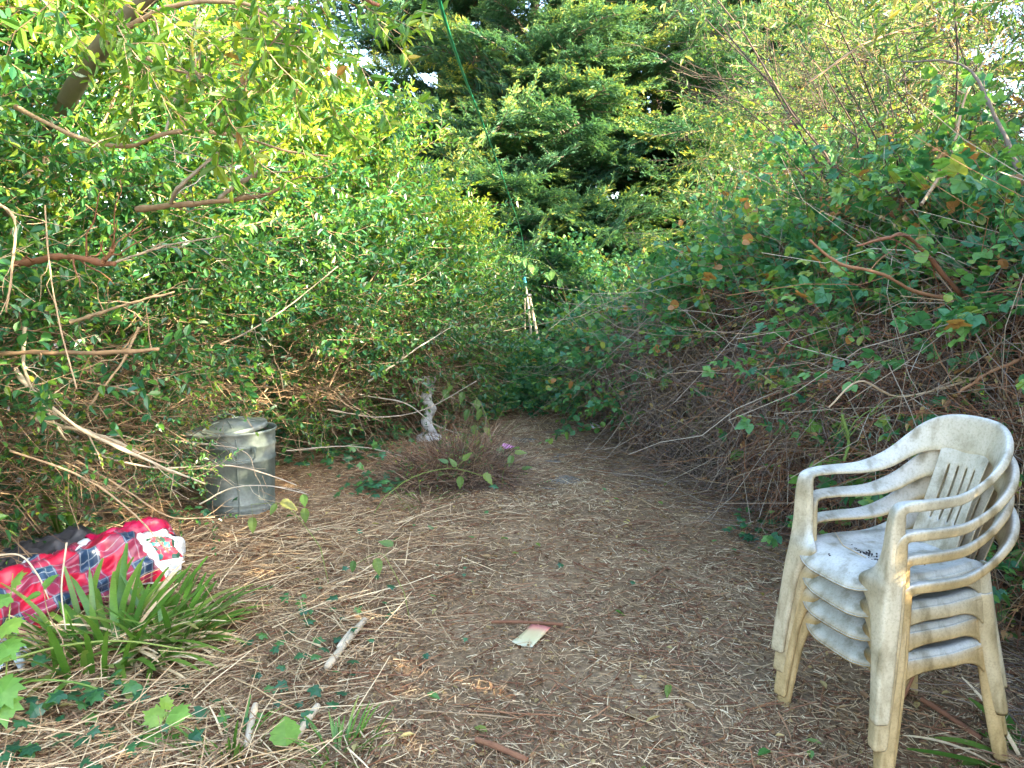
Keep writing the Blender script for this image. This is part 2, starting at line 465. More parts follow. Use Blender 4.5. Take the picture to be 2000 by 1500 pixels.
BRAMBLE_HI = [leafy_shoot(220 + i, "bramble_cane", [M_redtwig, M_bramble], L=.7, sides=4, sl=.25, sp=.085, ll=.125, lw=.125, tpl=T_tri_hi, bend=(0, 0, -.3), skip=.1, alternate=True, tmax=.95, tipy=.1) for i in range(4)]
ROUND = [leafy_shoot(240 + i, "round_leaf_branch", [M_redtwig, M_bramble], L=.7, sides=5, sl=.26, sp=.06, ll=.062, lw=.060, tpl=T_oval, bend=(0, 0, -.2), skip=.1, alternate=True, tmax=.9) for i in range(4)]
LANCE = [leafy_shoot(260 + i, "arching_branch", [M_twig, M_shrubleaf], L=1.1, sides=8, sl=.3, sp=.06, ll=.075, lw=.026, tpl=T_lance, bend=(0, 0, -.4), skip=.35, tmax=1.0, up=.4) for i in range(4)]
DEADTW = [bare_clump(280 + i, "dead_twigs", M_redtwig, n=9, L=(.4, 1.0), rad=.003, spread=.6) for i in range(4)]
DARKTW = [bare_clump(290 + i, "dark_twigs", M_darktwig, n=10, L=(.4, 1.0), rad=.003, spread=.6) for i in range(4)]
DEADLEAF = [leafy_shoot(300 + i, "withered_branch", [M_redtwig, M_deadleaf], L=.6, sides=5, sl=.22, sp=.08, ll=.055, lw=.03, tpl=tpl_simple(.28, .6, .4, .35, .3, -.5), bend=(0, 0, -.3), skip=.35, alternate=True) for i in range(3)]

def conifer_bough(seed):
    r = np.random.default_rng(seed)
    g = Geo()
    main = curves([[0, 0, 0]], [0, 1, .10], 1.0, 7, (0, 0, -.22), .05, r)
    tubes(g, main, np.linspace(.012, .003, 7)[None], 4, 0, .4)
    n = 26
    t = np.linspace(.12, 1, n); idx = t * 6
    X = np.stack([np.interp(idx, np.arange(7), main[0, :, k]) for k in range(3)], -1)
    sg = np.where(np.arange(n) % 2, 1, -1)
    D = np.stack([sg * 1.0, np.full(n, .75), r.normal(.05, .18, n)], -1)
    Ls = (.12 + .36 * np.sin(np.pi * np.clip(t, .05, .98)) ** .8) * r.uniform(.7, 1.25, n)
    S = curves(X, D, Ls, 6, (0, .15, -.12), .08, r)
    tubes(g, S, np.linspace(.004, .0015, 6)[None], 3, 0, .4)
    P, DD, NN, LL, TT = [], [], [], [], []
    for i in range(n):
        k = int(Ls[i] / .015) + 4
        s = np.linspace(.08, 1, k) * 5
        q = np.stack([np.interp(s, np.arange(6), S[i, :, c]) for c in range(3)], -1)
        tn = unit(S[i, -1] - S[i, 0])
        side = unit(np.cross(tn, [0, 0, 1.0]))
        alt = np.where(np.arange(k) % 2, 1, -1)[:, None]
        d = tn * .9 + side * alt * r.uniform(.4, .9, (k, 1)) + r.normal(0, .22, (k, 3))
        # second order: each branchlet carries little sprays
        ln = (.05 + .06 * r.random(k)) * (1.1 - .5 * s / 5)
        P.append(q); DD.append(d); LL.append(ln); NN.append(np.array([0, 0, 1.0]) + r.normal(0, .35, (k, 3)))
        TT.append(np.clip(.15 + .5 * (s / 5) * (.3 + .7 * t[i]) + r.normal(0, .12, k), 0, 1))
        for rep in range(5):
            q2 = q + unit(d) * (ln * r.uniform(.35, .75, k))[:, None]
            a2 = np.where(r.random(k) < .5, 1, -1)[:, None]
            d2 = unit(d) + np.cross(unit(d), [0, 0, 1.0]) * a2 * .7 + r.normal(0, .25, (k, 3))
            P.append(q2); DD.append(d2); LL.append(ln * .7); NN.append(np.array([0, 0, 1.0]) + r.normal(0, .4, (k, 3)))
            TT.append(np.clip(.25 + .55 * (s / 5) * (.3 + .7 * t[i]) + r.normal(0, .12, k), 0, 1))
    P, DD, NN, LL, TT = map(np.concatenate, (P, DD, NN, LL, TT))
    leaves(g, T_needle, P, DD, NN, LL * .92, LL * .25, TT, 1)
    return g.mesh("conifer_bough", [M_bark, M_conifer])
BOUGH = [conifer_bough(400 + i) for i in range(5)]

# ------------------------------------------------------------------ ground
def ground():
    def axis(lo, hi, a, b, fine, growth=1.35):
        pts = list(np.arange(a, b + 1e-6, fine))
        s = fine
        x = b
        while x < hi: s *= growth; x += s; pts.append(min(x, hi))
        s = fine; x = a
        while x > lo: s *= growth; x -= s; pts.insert(0, max(x, lo))
        return np.array(pts)
    X = axis(-400, 400, -4, 4, .08); Y = axis(-400, 600, 0.5, 11, .08)
    gx, gy = np.meshgrid(X, Y, indexing='ij')
    z = gz(gx, gy) * np.exp(-np.maximum(0, np.hypot(gx, gy - 5) - 9) / 5)
    V = np.stack([gx, gy, z], -1).reshape(-1, 3)
    a, b = len(X), len(Y)
    i, j = np.meshgrid(np.arange(a - 1), np.arange(b - 1), indexing='ij')
    k = (i * b + j).ravel()
    g = Geo(); g.add(V, np.stack([k, k + b, k + b + 1, k + 1], -1))
    m, nt, N, K, out = new_mat("soil")
    tc = N.new("ShaderNodeTexCoord")
    n1 = N.new("ShaderNodeTexNoise"); n1.inputs["Scale"].default_value = 2.2; n1.inputs["Detail"].default_value = 4
    n2 = N.new("ShaderNodeTexNoise"); n2.inputs["Scale"].default_value = 42; n2.inputs["Detail"].default_value = 8; n2.inputs["Roughness"].default_value = .7
    mp = N.new("ShaderNodeMapping"); mp.inputs["Scale"].default_value = (1, 1, 1)
    for n in (n1, n2): K.new(tc.outputs["Object"], n.inputs["Vector"])
    c1 = ramp(nt, [(.3, (.185, .112, .054)), (.55, (.285, .178, .092)), (.75, (.39, .265, .15))]); K.new(n1.outputs["Fac"], c1.inputs[0])
    c2 = ramp(nt, [(.3, (.35, .35, .35)), (.6, (1, 1, 1)), (.8, (1.9, 1.75, 1.5))]); K.new(n2.outputs["Fac"], c2.inputs[0])
    mx = N.new("ShaderNodeMix"); mx.data_type = 'RGBA'; mx.blend_type = 'MULTIPLY'; mx.inputs["Factor"].default_value = 1
    K.new(c1.outputs[0], mx.inputs["A"]); K.new(c2.outputs[0], mx.inputs["B"])
    p = N.new("ShaderNodeBsdfPrincipled"); p.inputs["Roughness"].default_value = .95
    K.new(mx.outputs["Result"], p.inputs["Base Color"])
    b_ = N.new("ShaderNodeBump"); b_.inputs["Strength"].default_value = .8; b_.inputs["Distance"].default_value = .012
    K.new(n2.outputs["Fac"], b_.inputs["Height"]); K.new(b_.outputs[0], p.inputs["Normal"])
    K.new(p.outputs[0], out.inputs["Surface"])
    tag(link("ground", g.mesh("ground", [m], True)), "trodden brown earth of the overgrown garden clearing", None, None, "structure")
ground()

# ------------------------------------------------------------------ conifers beyond the clearing
def conifer(x, y, h, label, seed, n=170, spread=2.3, low=.5):
    r = np.random.default_rng(seed)
    t = thing("conifer_tree", label, "tree", (x, y, 0), "conifers behind the clearing")
    g = Geo()
    zs = np.linspace(0, h, 12)
    P = np.stack([x + .10 * np.sin(zs * .6 + seed), y + .08 * np.cos(zs * .5 + seed), zs], -1)
    tubes(g, P, np.linspace(.17, .02, 12)[None], 10, 0, .5)
    world_part(t, "trunk", g, [M_bark], True)
    for k in range(n):
        z = low + (h - low) * r.random() ** 1.15
        a = r.uniform(0, 2 * np.pi)
        if math.sin(a) > .45 and r.random() < .55: a = -a
        ln = spread * (1 - .72 * z / h) * r.uniform(.55, 1.15)
        d = np.array([math.cos(a), math.sin(a), r.uniform(-.15, .60)])
        o = np.array([x, y, z]) + np.array([math.cos(a), math.sin(a), .2]) * ln * r.uniform(0, .25)
        place(t, BOUGH[k % 5], "bough", o, d, (r.normal(0, .42), r.normal(0, .42), 1), ln)
    # dead grey inner twigs low on the trunk
    g = Geo()
    m = 110
    zz = r.uniform(.4, h * .95, m); aa = r.uniform(0, 6.28, m)
    tubes(g, curves(np.stack([np.full(m, x), np.full(m, y), zz], -1), np.stack([np.cos(aa), np.sin(aa), r.uniform(-.1, 1.2, m)], -1), r.uniform(.6, 2.3, m), 6, (0, 0, -.1), .12, r),
          np.linspace(.014, .003, 6)[None], 4, 0, r.random(m))
    o = world_part(t, "dead_twigs", g, [M_bark]); o["kind"] = "stuff"
conifer(-4.9, 15.6, 9.5, "dark conifer farthest left, its bare side against a gap of sky", 1, 170, 2.2)
conifer(-1.15, 14.4, 10.5, "dark green conifer left of the washing line behind the sunlit privet", 2, 270, 2.5)
conifer(.35, 13.2, 10.0, "conifer in the middle, standing straight behind the end of the path", 3, 290, 2.4)
conifer(2.5, 13.9, 11.0, "tall conifer right of the path with pale trunk showing through", 4, 290, 2.6)
conifer(4.7, 14.6, 10.0, "conifer behind the bramble bank with orange dead sprays inside", 5, 260, 2.6)
conifer(7.0, 15.2, 9.0, "conifer farthest right, half hidden by the pale green elder", 6, 200, 2.4)

# ------------------------------------------------------------------ left hedge
HB = np.array([(-2.75, 1.2), (-2.75, 3.0), (-2.55, 4.3), (-2.05, 5.5), (-1.22, 7.1), (-.85, 8.5), (-.85, 9.8)])
HS = np.array([0, .2, .35, .5, .7, .87, 1.0])
HH = np.array([4.6, 4.6, 4.2, 3.6, 2.72, 2.05, 1.5])
def hedge_base(s): return np.array([np.interp(s, HS, HB[:, 0]), np.interp(s, HS, HB[:, 1])])
def hedge_out(s):
    d = hedge_base(min(1, s + .03)) - hedge_base(max(0, s - .03)); d /= np.linalg.norm(d)
    return np.array([d[1], -d[0]])
def hedge_pt(s, z, depth=0.0):
    H = np.interp(s, HS, HH); f = z / H
    b = .50 * math.sin(math.pi * min(1, f * .8 + .08)) - (.9 * max(0, f - .78) / .22 if f > .78 else 0)
    b += .13 * math.sin(7.3 * s * 6 + 2.1 * z) + .10 * math.sin(4.1 * z + 15 * s)
    q = hedge_base(s) + hedge_out(s) * (b - depth)
    return np.array([q[0], q[1], z])
SHRUBS = [
    (0.00, .26, "privet shrub at the near left edge with sawn branch stubs and large leaves above"),
    (.26, .44, "privet shrub leaning twiggy branches over the metal dustbin"),
    (.44, .66, "tall privet shrub whose crown glows yellow, between dustbin and stone pedestal"),
    (.66, .84, "sunlit privet shrub right behind the stone pedestal"),
    (.84, 1.0, "last and lowest privet shrub of the hedge, beside the end of the path"),
]
SHRUB_OBJ = []
def pixel(p):
    x, y, z = p[0], p[1], p[2] - CAM_H
    f = y * math.cos(PITCH) - z * math.sin(PITCH); u = y * math.sin(PITCH) + z * math.cos(PITCH)
    return 1000 + FOC * x / f, 750 - FOC * u / f
def hides_bin(p, o2):
    """no bough may grow through the place where the dustbin and its lid stand"""
    for t_ in (0, .25, .5, .75):
        q = np.array([p[0] + o2[0] * t_, p[1] + o2[1] * t_])
        if -2.15 < q[0] < -1.30 and 4.05 < q[1] < 5.15 and p[2] < 1.0 and q[0] * 4.9 / q[1] > -1.98: return True
    return False
for k, (s0, s1, lab) in enumerate(SHRUBS):
    r = np.random.default_rng(50 + k)
    sm = (s0 + s1) / 2
    b = hedge_base(sm) - hedge_out(sm) * .4
    t = thing("privet_shrub", lab, "shrub", (b[0], b[1], 0), "privet shrubs of the left hedge")
    SHRUB_OBJ.append(t)
    H = np.interp(sm, HS, HH)
    n = (280, 290, 290, 260, 200)[k]
    for i in range(n):
        s = r.uniform(s0 - .01, s1 + .01)
        Hs = np.interp(min(max(s, 0), 1), HS, HH)
        z = Hs * (.06 + .94 * r.random() ** .85)
        p = hedge_pt(s, z, abs(r.normal(0, .22)) + .28)
        o2 = hedge_out(s)
        top = z / Hs
        if hides_bin(p, o2): continue
        d = np.array([o2[0], o2[1], .25 + .9 * max(0, top - .6)]) + r.normal(0, .42, 3)
        if z < .95 and r.random() < .62:
            d[2] = r.normal(-.05, .3)
            place(t, TWIGS[i % 5], "bare_twigs", p, d, r.normal(0, 1, 3), r.uniform(.7, 1.15))
        elif z < 1.5 and r.random() < .5:
            place(t, PRIVET_SPARSE[i % 4], "sparse_branch", p, d, (r.normal(0, .4), r.normal(0, .4), 1), r.uniform(.8, 1.2))
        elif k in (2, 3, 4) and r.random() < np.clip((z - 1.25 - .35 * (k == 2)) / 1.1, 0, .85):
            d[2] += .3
            place(t, PRIVET_SUNLIT[i % 4], "leafy_branch", p, d, (r.normal(0, .4), r.normal(0, .4), 1), r.uniform(.7, 1.15))
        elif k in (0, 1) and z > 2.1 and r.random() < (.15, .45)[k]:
            place(t, PRIVET_SUNLIT[i % 4], "leafy_branch", p, d, (r.normal(0, .4), r.normal(0, .4), 1), r.uniform(.7, 1.15))
        elif top > .72:
            d[2] += .5
            place(t, PRIVET_UP[i % 4], "leafy_branch", p, d, (r.normal(0, .4), r.normal(0, .4), 1), r.uniform(.7, 1.15))
        else:
            place(t, PRIVET[i % 5], "leafy_branch", p, d, (r.normal(0, .4), r.normal(0, .4), 1), r.uniform(.75, 1.2))
    # upright inner stems and a dense inner mass of leaves
    g = Geo()
    m = 40
    ss = r.uniform(s0, s1, m)
    P0 = np.array([[*(hedge_base(a) - hedge_out(a) * r.uniform(.5, 1.4)), 0] for a in ss])
    tubes(g, curves(P0, r.normal(0, .17, (m, 3)) + [0, 0, 1], r.uniform(.5, .85, m) * H, 8, (.05, -.03, 0), .16, r),
          (r.uniform(.008, .022, m)[:, None] * np.linspace(1, .3, 8)[None]), 5, 0, r.random(m))
    world_part(t, "stems", g, [M_twig], True, "stuff")
    g = Geo()
    m = (16000, 11000, 10000, 8000, 5000)[k]
    ss = r.uniform(s0, s1, m)
    hh = np.interp(ss, HS, HH)
    zz = hh * r.uniform(.02, 1.0, m)
    P = np.array([hedge_pt(a, b_, .35 + c) for a, b_, c in zip(ss, zz, r.uniform(.1, 1.5, m))])
    leaves(g, T_privet, P, r.normal(0, 1, (m, 3)), r.normal(0, .5, (m, 3)) + [.2, -.2, .8], r.uniform(.06, .12, m), r.uniform(.035, .06, m), r.random(m) * .6, 0)
    world_part(t, "inner_foliage", g, [M_privet], False, "stuff")
    g = Geo()
    m = 700
    ss = r.uniform(s0, s1, m); zz = r.uniform(.02, 1.3, m)
    P = np.array([hedge_pt(a, b_, .15 + c) for a, b_, c in zip(ss, zz, r.uniform(0, .7, m))])
    tubes(g, curves(P, r.normal(0, 1, (m, 3)) * [1, 1, .35], r.uniform(.3, .9, m), 6, (0, 0, -.1), .14, r), r.uniform(.0018, .004, m)[:, None] * np.linspace(1, .5, 6)[None], 3, 0, r.random(m))
    world_part(t, "dry_twigs", g, [M_twig], False, "stuff")

# single branches that the photo lets one follow
def branch(root, pts, r0, r1, mat=None, tint=.5, name="branch", m=26, sides=7, twigs=5):
    g = Geo()
    P = smooth_path([at(*p) for p in pts], m)
    kink = rng.normal(0, 1, (m, 3)); kink = np.cumsum(kink, 0); kink -= np.linspace(0, 1, m)[:, None] * kink[-1]
    P = P + kink * r0 * .20
    rad = np.linspace(r0, r1, m) * (1 + .10 * rng.normal(0, 1, m))
    rad[rng.random(m) < .16] *= 1.28                      # nodes
    tubes(g, P[None], rad[None], sides, 0, tint)
    if twigs:
        i = rng.integers(4, m - 1, twigs)
        D = unit(P[i] - P[i - 1]) + rng.normal(0, .75, (twigs, 3))
        C = curves(P[i], D, rng.uniform(.06, .26, twigs), 6, (0, 0, .05), .14)
        tubes(g, C, (rad[i] * .40)[:, None] * np.linspace(1, .4, 6)[None], 4, 0, tint)
        i = rng.integers(0, twigs, 4)
        C2 = curves(C[i, 3], unit(C[i, 4] - C[i, 3]) + rng.normal(0, .7, (4, 3)), rng.uniform(.04, .12, 4), 4, (0, 0, 0), .1)
        tubes(g, C2, np.full((4, 4), r1 * .22 + .0006), 3, 0, tint)
    return world_part(root, name, g, [mat or M_twig], True)
S0, S1, S2 = SHRUB_OBJ[:3]
for pts, a, b_, mt, ti in [
    ([(30, 210, 3.0), (150, 268, 2.9), (250, 284, 2.8), (330, 256, 2.75), (400, 252, 2.75), (480, 268, 2.8), (560, 292, 2.9), (640, 305, 3.0)], .011, .004, M_twig, .75),
    ([(325, 254, 2.75), (350, 180, 2.75), (400, 100, 2.75), (470, 55, 2.8)], .007, .004, M_greystem, .8),
    ([(356, 250, 2.75), (362, 195, 2.7), (388, 140, 2.65)], .010, .008, M_twig, .7),
    ([(400, 252, 2.75), (450, 216, 2.75), (492, 178, 2.8)], .007, .004, M_twig, .5),
    ([(472, 268, 2.8), (410, 310, 2.85), (348, 366, 2.9), (334, 396, 3.0)], .007, .009, M_greystem, .6),
    ([(270, 408, 3.1), (350, 396, 3.0), (430, 388, 2.95), (500, 382, 2.9), (556, 364, 2.85)], .015, .007, M_twig, .55),
    ([(430, 388, 2.95), (470, 360, 2.9), (510, 334, 2.85)], .010, .008, M_greystem, .7),
    ([(30, 516, 3.0), (120, 505, 2.9), (224, 516, 2.8)], .016, .011, M_redtwig, .6),
    ([(200, 512, 2.8), (222, 480, 2.75)], .010, .008, M_redtwig, .8),
    ([(225, 512, 2.9), (330, 478, 2.9), (436, 460, 2.9)], .006, .003, M_greystem, .5),
    ([(140, 628, 3.1), (230, 600, 3.0), (340, 570, 2.9)], .010, .004, M_twig, .8),
    ([(-20, 690, 3.2), (150, 688, 3.1), (310, 682, 3.0)], .013, .009, M_twig, .6),
    ([(-10, 390, 2.6), (30, 430, 2.6), (22, 520, 2.6), (12, 610, 2.6)], .006, .004, M_twig, .7),
    ([(88, 400, 2.7), (98, 530, 2.7), (118, 640, 2.65), (150, 760, 2.6)], .004, .003, M_twig, .8),
]: branch(S0, pts, a * .78, b_ * .85, mt, ti)
for pts, a, b_, mt, ti in [
    ([(30, 720, 3.3), (70, 770, 3.25), (160, 835, 3.3), (300, 905, 3.5), (400, 945, 3.7)], .010, .004, M_palewood, .2),
    ([(50, 640, 3.2), (52, 720, 3.2), (84, 790, 3.3), (130, 860, 3.4)], .008, .004, M_palewood, .3),
    ([(270, 640, 3.4), (230, 720, 3.4), (170, 800, 3.4)], .006, .004, M_twig, .9),
    ([(60, 815, 3.5), (200, 856, 3.5), (340, 925, 3.6)], .011, .006, M_palewood, .0),
    ([(90, 800, 3.5), (230, 870, 3.5), (330, 905, 3.6)], .008, .004, M_twig, .9),
    ([(130, 870, 3.8), (300, 912, 4.0), (440, 908, 4.1), (520, 925, 4.2), (580, 948, 4.2)], .006, .003, M_greystem, .8),
    ([(380, 690, 4.6), (480, 650, 4.7), (560, 600, 4.9), (660, 520, 5.0)], .006, .003, M_greystem, .5),
    ([(330, 860, 4.2), (420, 870, 4.2), (480, 885, 4.2), (500, 930, 4.2)], .004, .002, M_greystem, .6),
    ([(390, 985, 4.1), (450, 955, 4.1), (520, 950, 4.1), (600, 965, 4.1)], .004, .002, M_greystem, .8),
    ([(150, 900, 3.6), (250, 960, 3.6), (330, 1010, 3.7), (420, 1010, 3.8)], .005, .003, M_twig, .7),
    ([(20, 880, 3.4), (160, 930, 3.4), (260, 1000, 3.4), (330, 1080, 3.4)], .005, .003, M_twig, .8),
]: branch(S1, pts, a, b_, mt, ti)
for pts, a, b_, mt, ti in [
    ([(720, 745, 6.2), (800, 690, 6.2), (880, 640, 6.4)], .009, .003, M_greystem, .7),
    ([(600, 640, 5.6), (680, 600, 5.7), (760, 500, 6.0)], .008, .003, M_twig, .6),
    ([(560, 880, 5.3), (700, 872, 5.5), (840, 905, 5.6)], .005, .002, M_greystem, .6),
    ([(700, 770, 6.3), (790, 790, 6.3), (850, 830, 6.4), (905, 850, 6.5)], .006, .003, M_greystem, .8),
    ([(640, 800, 5.9), (740, 815, 6.0), (830, 800, 6.2), (930, 745, 6.3)], .006, .003, M_greystem, .6),
    ([(760, 560, 6.0), (700, 640, 6.0), (640, 760, 5.8)], .009, .006, M_twig, .5),
]: branch(S2, pts, a, b_, mt, ti)
# leafy shoots that reach out in front of the dustbin
r = np.random.default_rng(77)
for px, py, dp, dx, sc in [(230, 900, 4.0, .7, .5), (300, 955, 4.0, .7, .5), (270, 850, 4.1, .8, .45), (330, 800, 4.3, .9, .4), (310, 930, 3.9, .6, .5), (340, 880, 4.1, .5, .35),
                           (340, 985, 3.9, .4, .45), (260, 960, 3.8, .7, .5)]:
    place(S1, PRIVET_SPARSE[r.integers(4)], "leafy_branch", at(px, py, dp), (dx, -.25, r.normal(-.1, .2)), (0, -.5, 1), sc)
for k in range(16):
    place(S1, TWIGS[k % 5], "bare_twigs", at(r.uniform(100, 330), r.uniform(800, 960), r.uniform(3.9, 4.5)), (1, -.2, r.normal(-.05, .15)), r.normal(0, 1, 3), r.uniform(.45, .65))

# ------------------------------------------------------------------ overhanging tree, top left
t = thing("overhanging_tree", "leaning tree trunk with long glossy leaves hanging in at the top left", "tree", (-3.6, 4.0, 0))
g = Geo()
P = smooth_path([(-3.6, 4.0, 0), (-3.4, 4.0, 1.0), at(30, 380, 4.1), at(140, 180, 3.6), at(215, 70, 3.2), at(300, -20, 2.9), at(420, -160, 2.8), at(520, -420, 2.9)], 26)
tubes(g, P[None], np.linspace(.055, .024, 26)[None], 9, 0, .75)
world_part(t, "trunk", g, [M_bark], True)
for pts, a, b_, mt in [([(300, -20, 2.75), (450, -10, 2.6), (620, -20, 2.5), (740, 10, 2.4)], .012, .005, M_redtwig),
                       ([(215, 70, 2.75), (330, 20, 2.6), (470, 10, 2.5), (560, 60, 2.4)], .010, .003, M_twig),
                       ([(420, -160, 2.8), (600, -120, 2.7), (760, -80, 2.7)], .012, .004, M_redtwig),
                       ([(240, 40, 2.75), (300, 120, 2.5), (400, 150, 2.4)], .007, .003, M_twig)]:
    branch(t, pts, a, b_, mt, .5)
r = np.random.default_rng(31)
for k in range(36):
    px = r.uniform(60, 630); py = r.uniform(-60, 40 + 150 * max(0, 1 - abs(px - 420) / 300))
    if px > 560: py = r.uniform(-60, 10)
    place(t, BIGLEAF[k % 4], "leafy_twig", at(px, py, r.uniform(2.1, 2.9)), (r.normal(.3, .7), r.normal(-.1, .5), r.normal(-.25, .3)), (r.normal(0, .3), r.normal(0, .3), 1), r.uniform(.45, .8))
for k in range(12):      # the crown goes on above the frame
    place(t, BIGLEAF[k % 4], "leafy_twig", (r.uniform(-3.0, -.2), r.uniform(1.2, 4), r.uniform(3.0, 4.4)), r.normal(0, 1, 3), (0, 0, 1), r.uniform(1.0, 1.7))

# ------------------------------------------------------------------ bramble bank on the right
BB = np.array([(1.05, 10.0), (.95, 8.6), (.98, 7.2), (1.20, 5.9), (1.62, 4.7), (1.95, 3.7), (2.15, 2.6), (2.2, 1.4)])
BS = np.linspace(0, 1, 8)
BH = np.array([1.10, 1.25, 1.46, 1.68, 1.84, 1.95, 2.05, 2.1])
def bank_base(s): return np.array([np.interp(s, BS, BB[:, 0]), np.interp(s, BS, BB[:, 1])])
def bank_out(s):
    d = bank_base(min(1, s + .03)) - bank_base(max(0, s - .03)); d /= np.linalg.norm(d)
    return np.array([d[1], -d[0]])      # towards the clearing
def bank_pt(s, f, inset=0.0):
    """f = 0 at the foot, .55 at the brow, 1 at the crest"""
    H = np.interp(s, BS, BH)
    a = f * math.pi / 2
    lump = mnoise.noise(Vector((s * 9, f * 3.2, .3))) * .34 + mnoise.noise(Vector((s * 26, f * 8, 4.1))) * .20
    off = 1.05 * (1 - math.cos(a)) ** 1.1 - lump * min(1, f * 3)
    z = H * math.sin(a) ** .80 * (1 + .16 * mnoise.noise(Vector((s * 7, 2.2, f * 2)))) 
    q = bank_base(s) - bank_out(s) * (off + inset)
    return np.array([q[0], q[1], max(z - inset * .6, 0)])
bank = thing("bramble_bank", "rounded bank of dead brown bramble stems topped with green bramble leaves", "brambles", (1.6, 6.5, 0))
ns, nf = 70, 22
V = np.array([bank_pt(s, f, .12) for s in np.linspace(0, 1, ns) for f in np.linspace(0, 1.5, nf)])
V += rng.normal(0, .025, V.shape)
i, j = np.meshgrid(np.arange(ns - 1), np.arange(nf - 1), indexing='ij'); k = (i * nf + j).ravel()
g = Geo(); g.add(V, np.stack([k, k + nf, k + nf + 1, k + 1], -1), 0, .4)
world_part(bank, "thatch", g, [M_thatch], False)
r = np.random.default_rng(90)
def dead_stems(n, s0, s1, f0, f1, wmin, wmax, mat, root, name, lmin=.25, lmax=.9):
    g = Geo()
    s = r.uniform(s0, s1, n); f = f0 + (f1 - f0) * r.random(n)
    P0 = np.array([bank_pt(a, b, .07) for a, b in zip(s, f)])
    Q = np.array([bank_pt(min(max(a, 0), 1), b, .07) for a, b in zip(s + .001, f)])
    U = np.array([bank_pt(a, b + .01, .07) for a, b in zip(s, f)])
    e1, e2 = unit(Q - P0), unit(U - P0)
    nrm = unit(np.cross(e1, e2)); nrm *= np.sign(np.sum(nrm * np.array([-1, -.5, .3]), -1))[:, None]
    a = r.uniform(0, 6.28, n)
    D = e1 * np.cos(a)[:, None] * 1.15 + e2 * np.sin(a)[:, None] * .75 + nrm * r.normal(.10, .25, n)[:, None]
    L = r.uniform(lmin, lmax, n) * r.uniform(.5, 1, n)
    C = curves(P0 + nrm * r.uniform(0, .10, n)[:, None], D, L, 6, nrm * -.14 + np.array([0, 0, -.10]) + r.normal(0, .30, (n, 3)), .22, r)
    C[:, :, 2] = np.maximum(C[:, :, 2], .01)
    tubes(g, C, (r.uniform(wmin, wmax, n)[:, None] * np.linspace(1, .5, 6)[None]), 3, 0, np.clip(r.normal(.5, .3, n), 0, 1))
    return world_part(root, name, g, [mat], False, "stuff")
dead_stems(9500, .12, .76, .0, .66, .0010, .0030, M_deadstem, bank, "dead_stems")
dead_stems(1800, .10, .9, .0, .75, .0016, .0042, M_twig, bank, "dry_stems", .3, .8)
dead_stems(1500, .12, .8, .05, .85, .0018, .0032, M_greystem, bank, "looping_stems", .6, 1.4)
dead_stems(2600, .55, 1.0, .0, .8, .0016, .0035, M_redtwig, bank, "red_stems", .3, 1.0)
for k in range(290):
    s = r.uniform(0.0, .80)
    f = r.uniform(.34, 1.0) if s > .38 else r.uniform(.02, 1.0)
    if s > .42 and s < .62 and f < .50 and r.random() < .6: f += .2
    p = bank_pt(s, f, .05); o2 = bank_out(s)
    d = np.array([o2[0], o2[1], .45]) + r.normal(0, .6, 3)
    place(bank, (BRAMBLE if r.random() < .6 else ROUND)[k % 4], "leafy_cane", p, d, (r.normal(0, .3), r.normal(0, .3), 1), r.uniform(.65, 1.05))
# green sprigs and dead leaves caught in the tangle
g = Geo()
m = 2600
P = np.array([bank_pt(a, b, c) for a, b, c in zip(r.uniform(.1, .98, m), r.uniform(.02, .7, m), r.uniform(-.12, .02, m))])
leaves(g, T_privet, P, r.normal(0, 1, (m, 3)), r.normal(0, .7, (m, 3)) + [-.3, -.3, .5], r.uniform(.02, .055, m), r.uniform(.012, .03, m), r.random(m), 0)
world_part(bank, "withered_leaves", g, [M_deadleaf], False, "stuff")
for k in range(70):
    s = r.uniform(.12, .95); f = r.uniform(.03, .55)
    o2 = bank_out(s)
    me, nm = ((DEADTW, "dead_twigs"), (BRAMBLE, "leafy_cane"), (TWIGS, "bare_twigs"), (DEADLEAF, "withered_branch"))[k % 4]
    place(bank, me[k % len(me)], nm, bank_pt(s, f, .05), np.array([o2[0], o2[1], .2]) + r.normal(0, .7, 3), r.normal(0, 1, 3), r.uniform(.35, .7))
g = Geo()
m = 9000
P = np.array([bank_pt(a, b, c) for a, b, c in zip(r.uniform(0, .95, m), r.uniform(.55, 1.25, m), r.uniform(-.18, .1, m))])
leaves(g, T_tri, P, r.normal(0, 1, (m, 3)) + [-.4, -.3, 0], r.normal(0, .4, (m, 3)) + [-.2, -.2, 1], r.uniform(.06, .11, m), r.uniform(.06, .11, m), r.random(m) * .85, 0)
world_part(bank, "bramble_leaves", g, [M_bramble], False, "stuff")

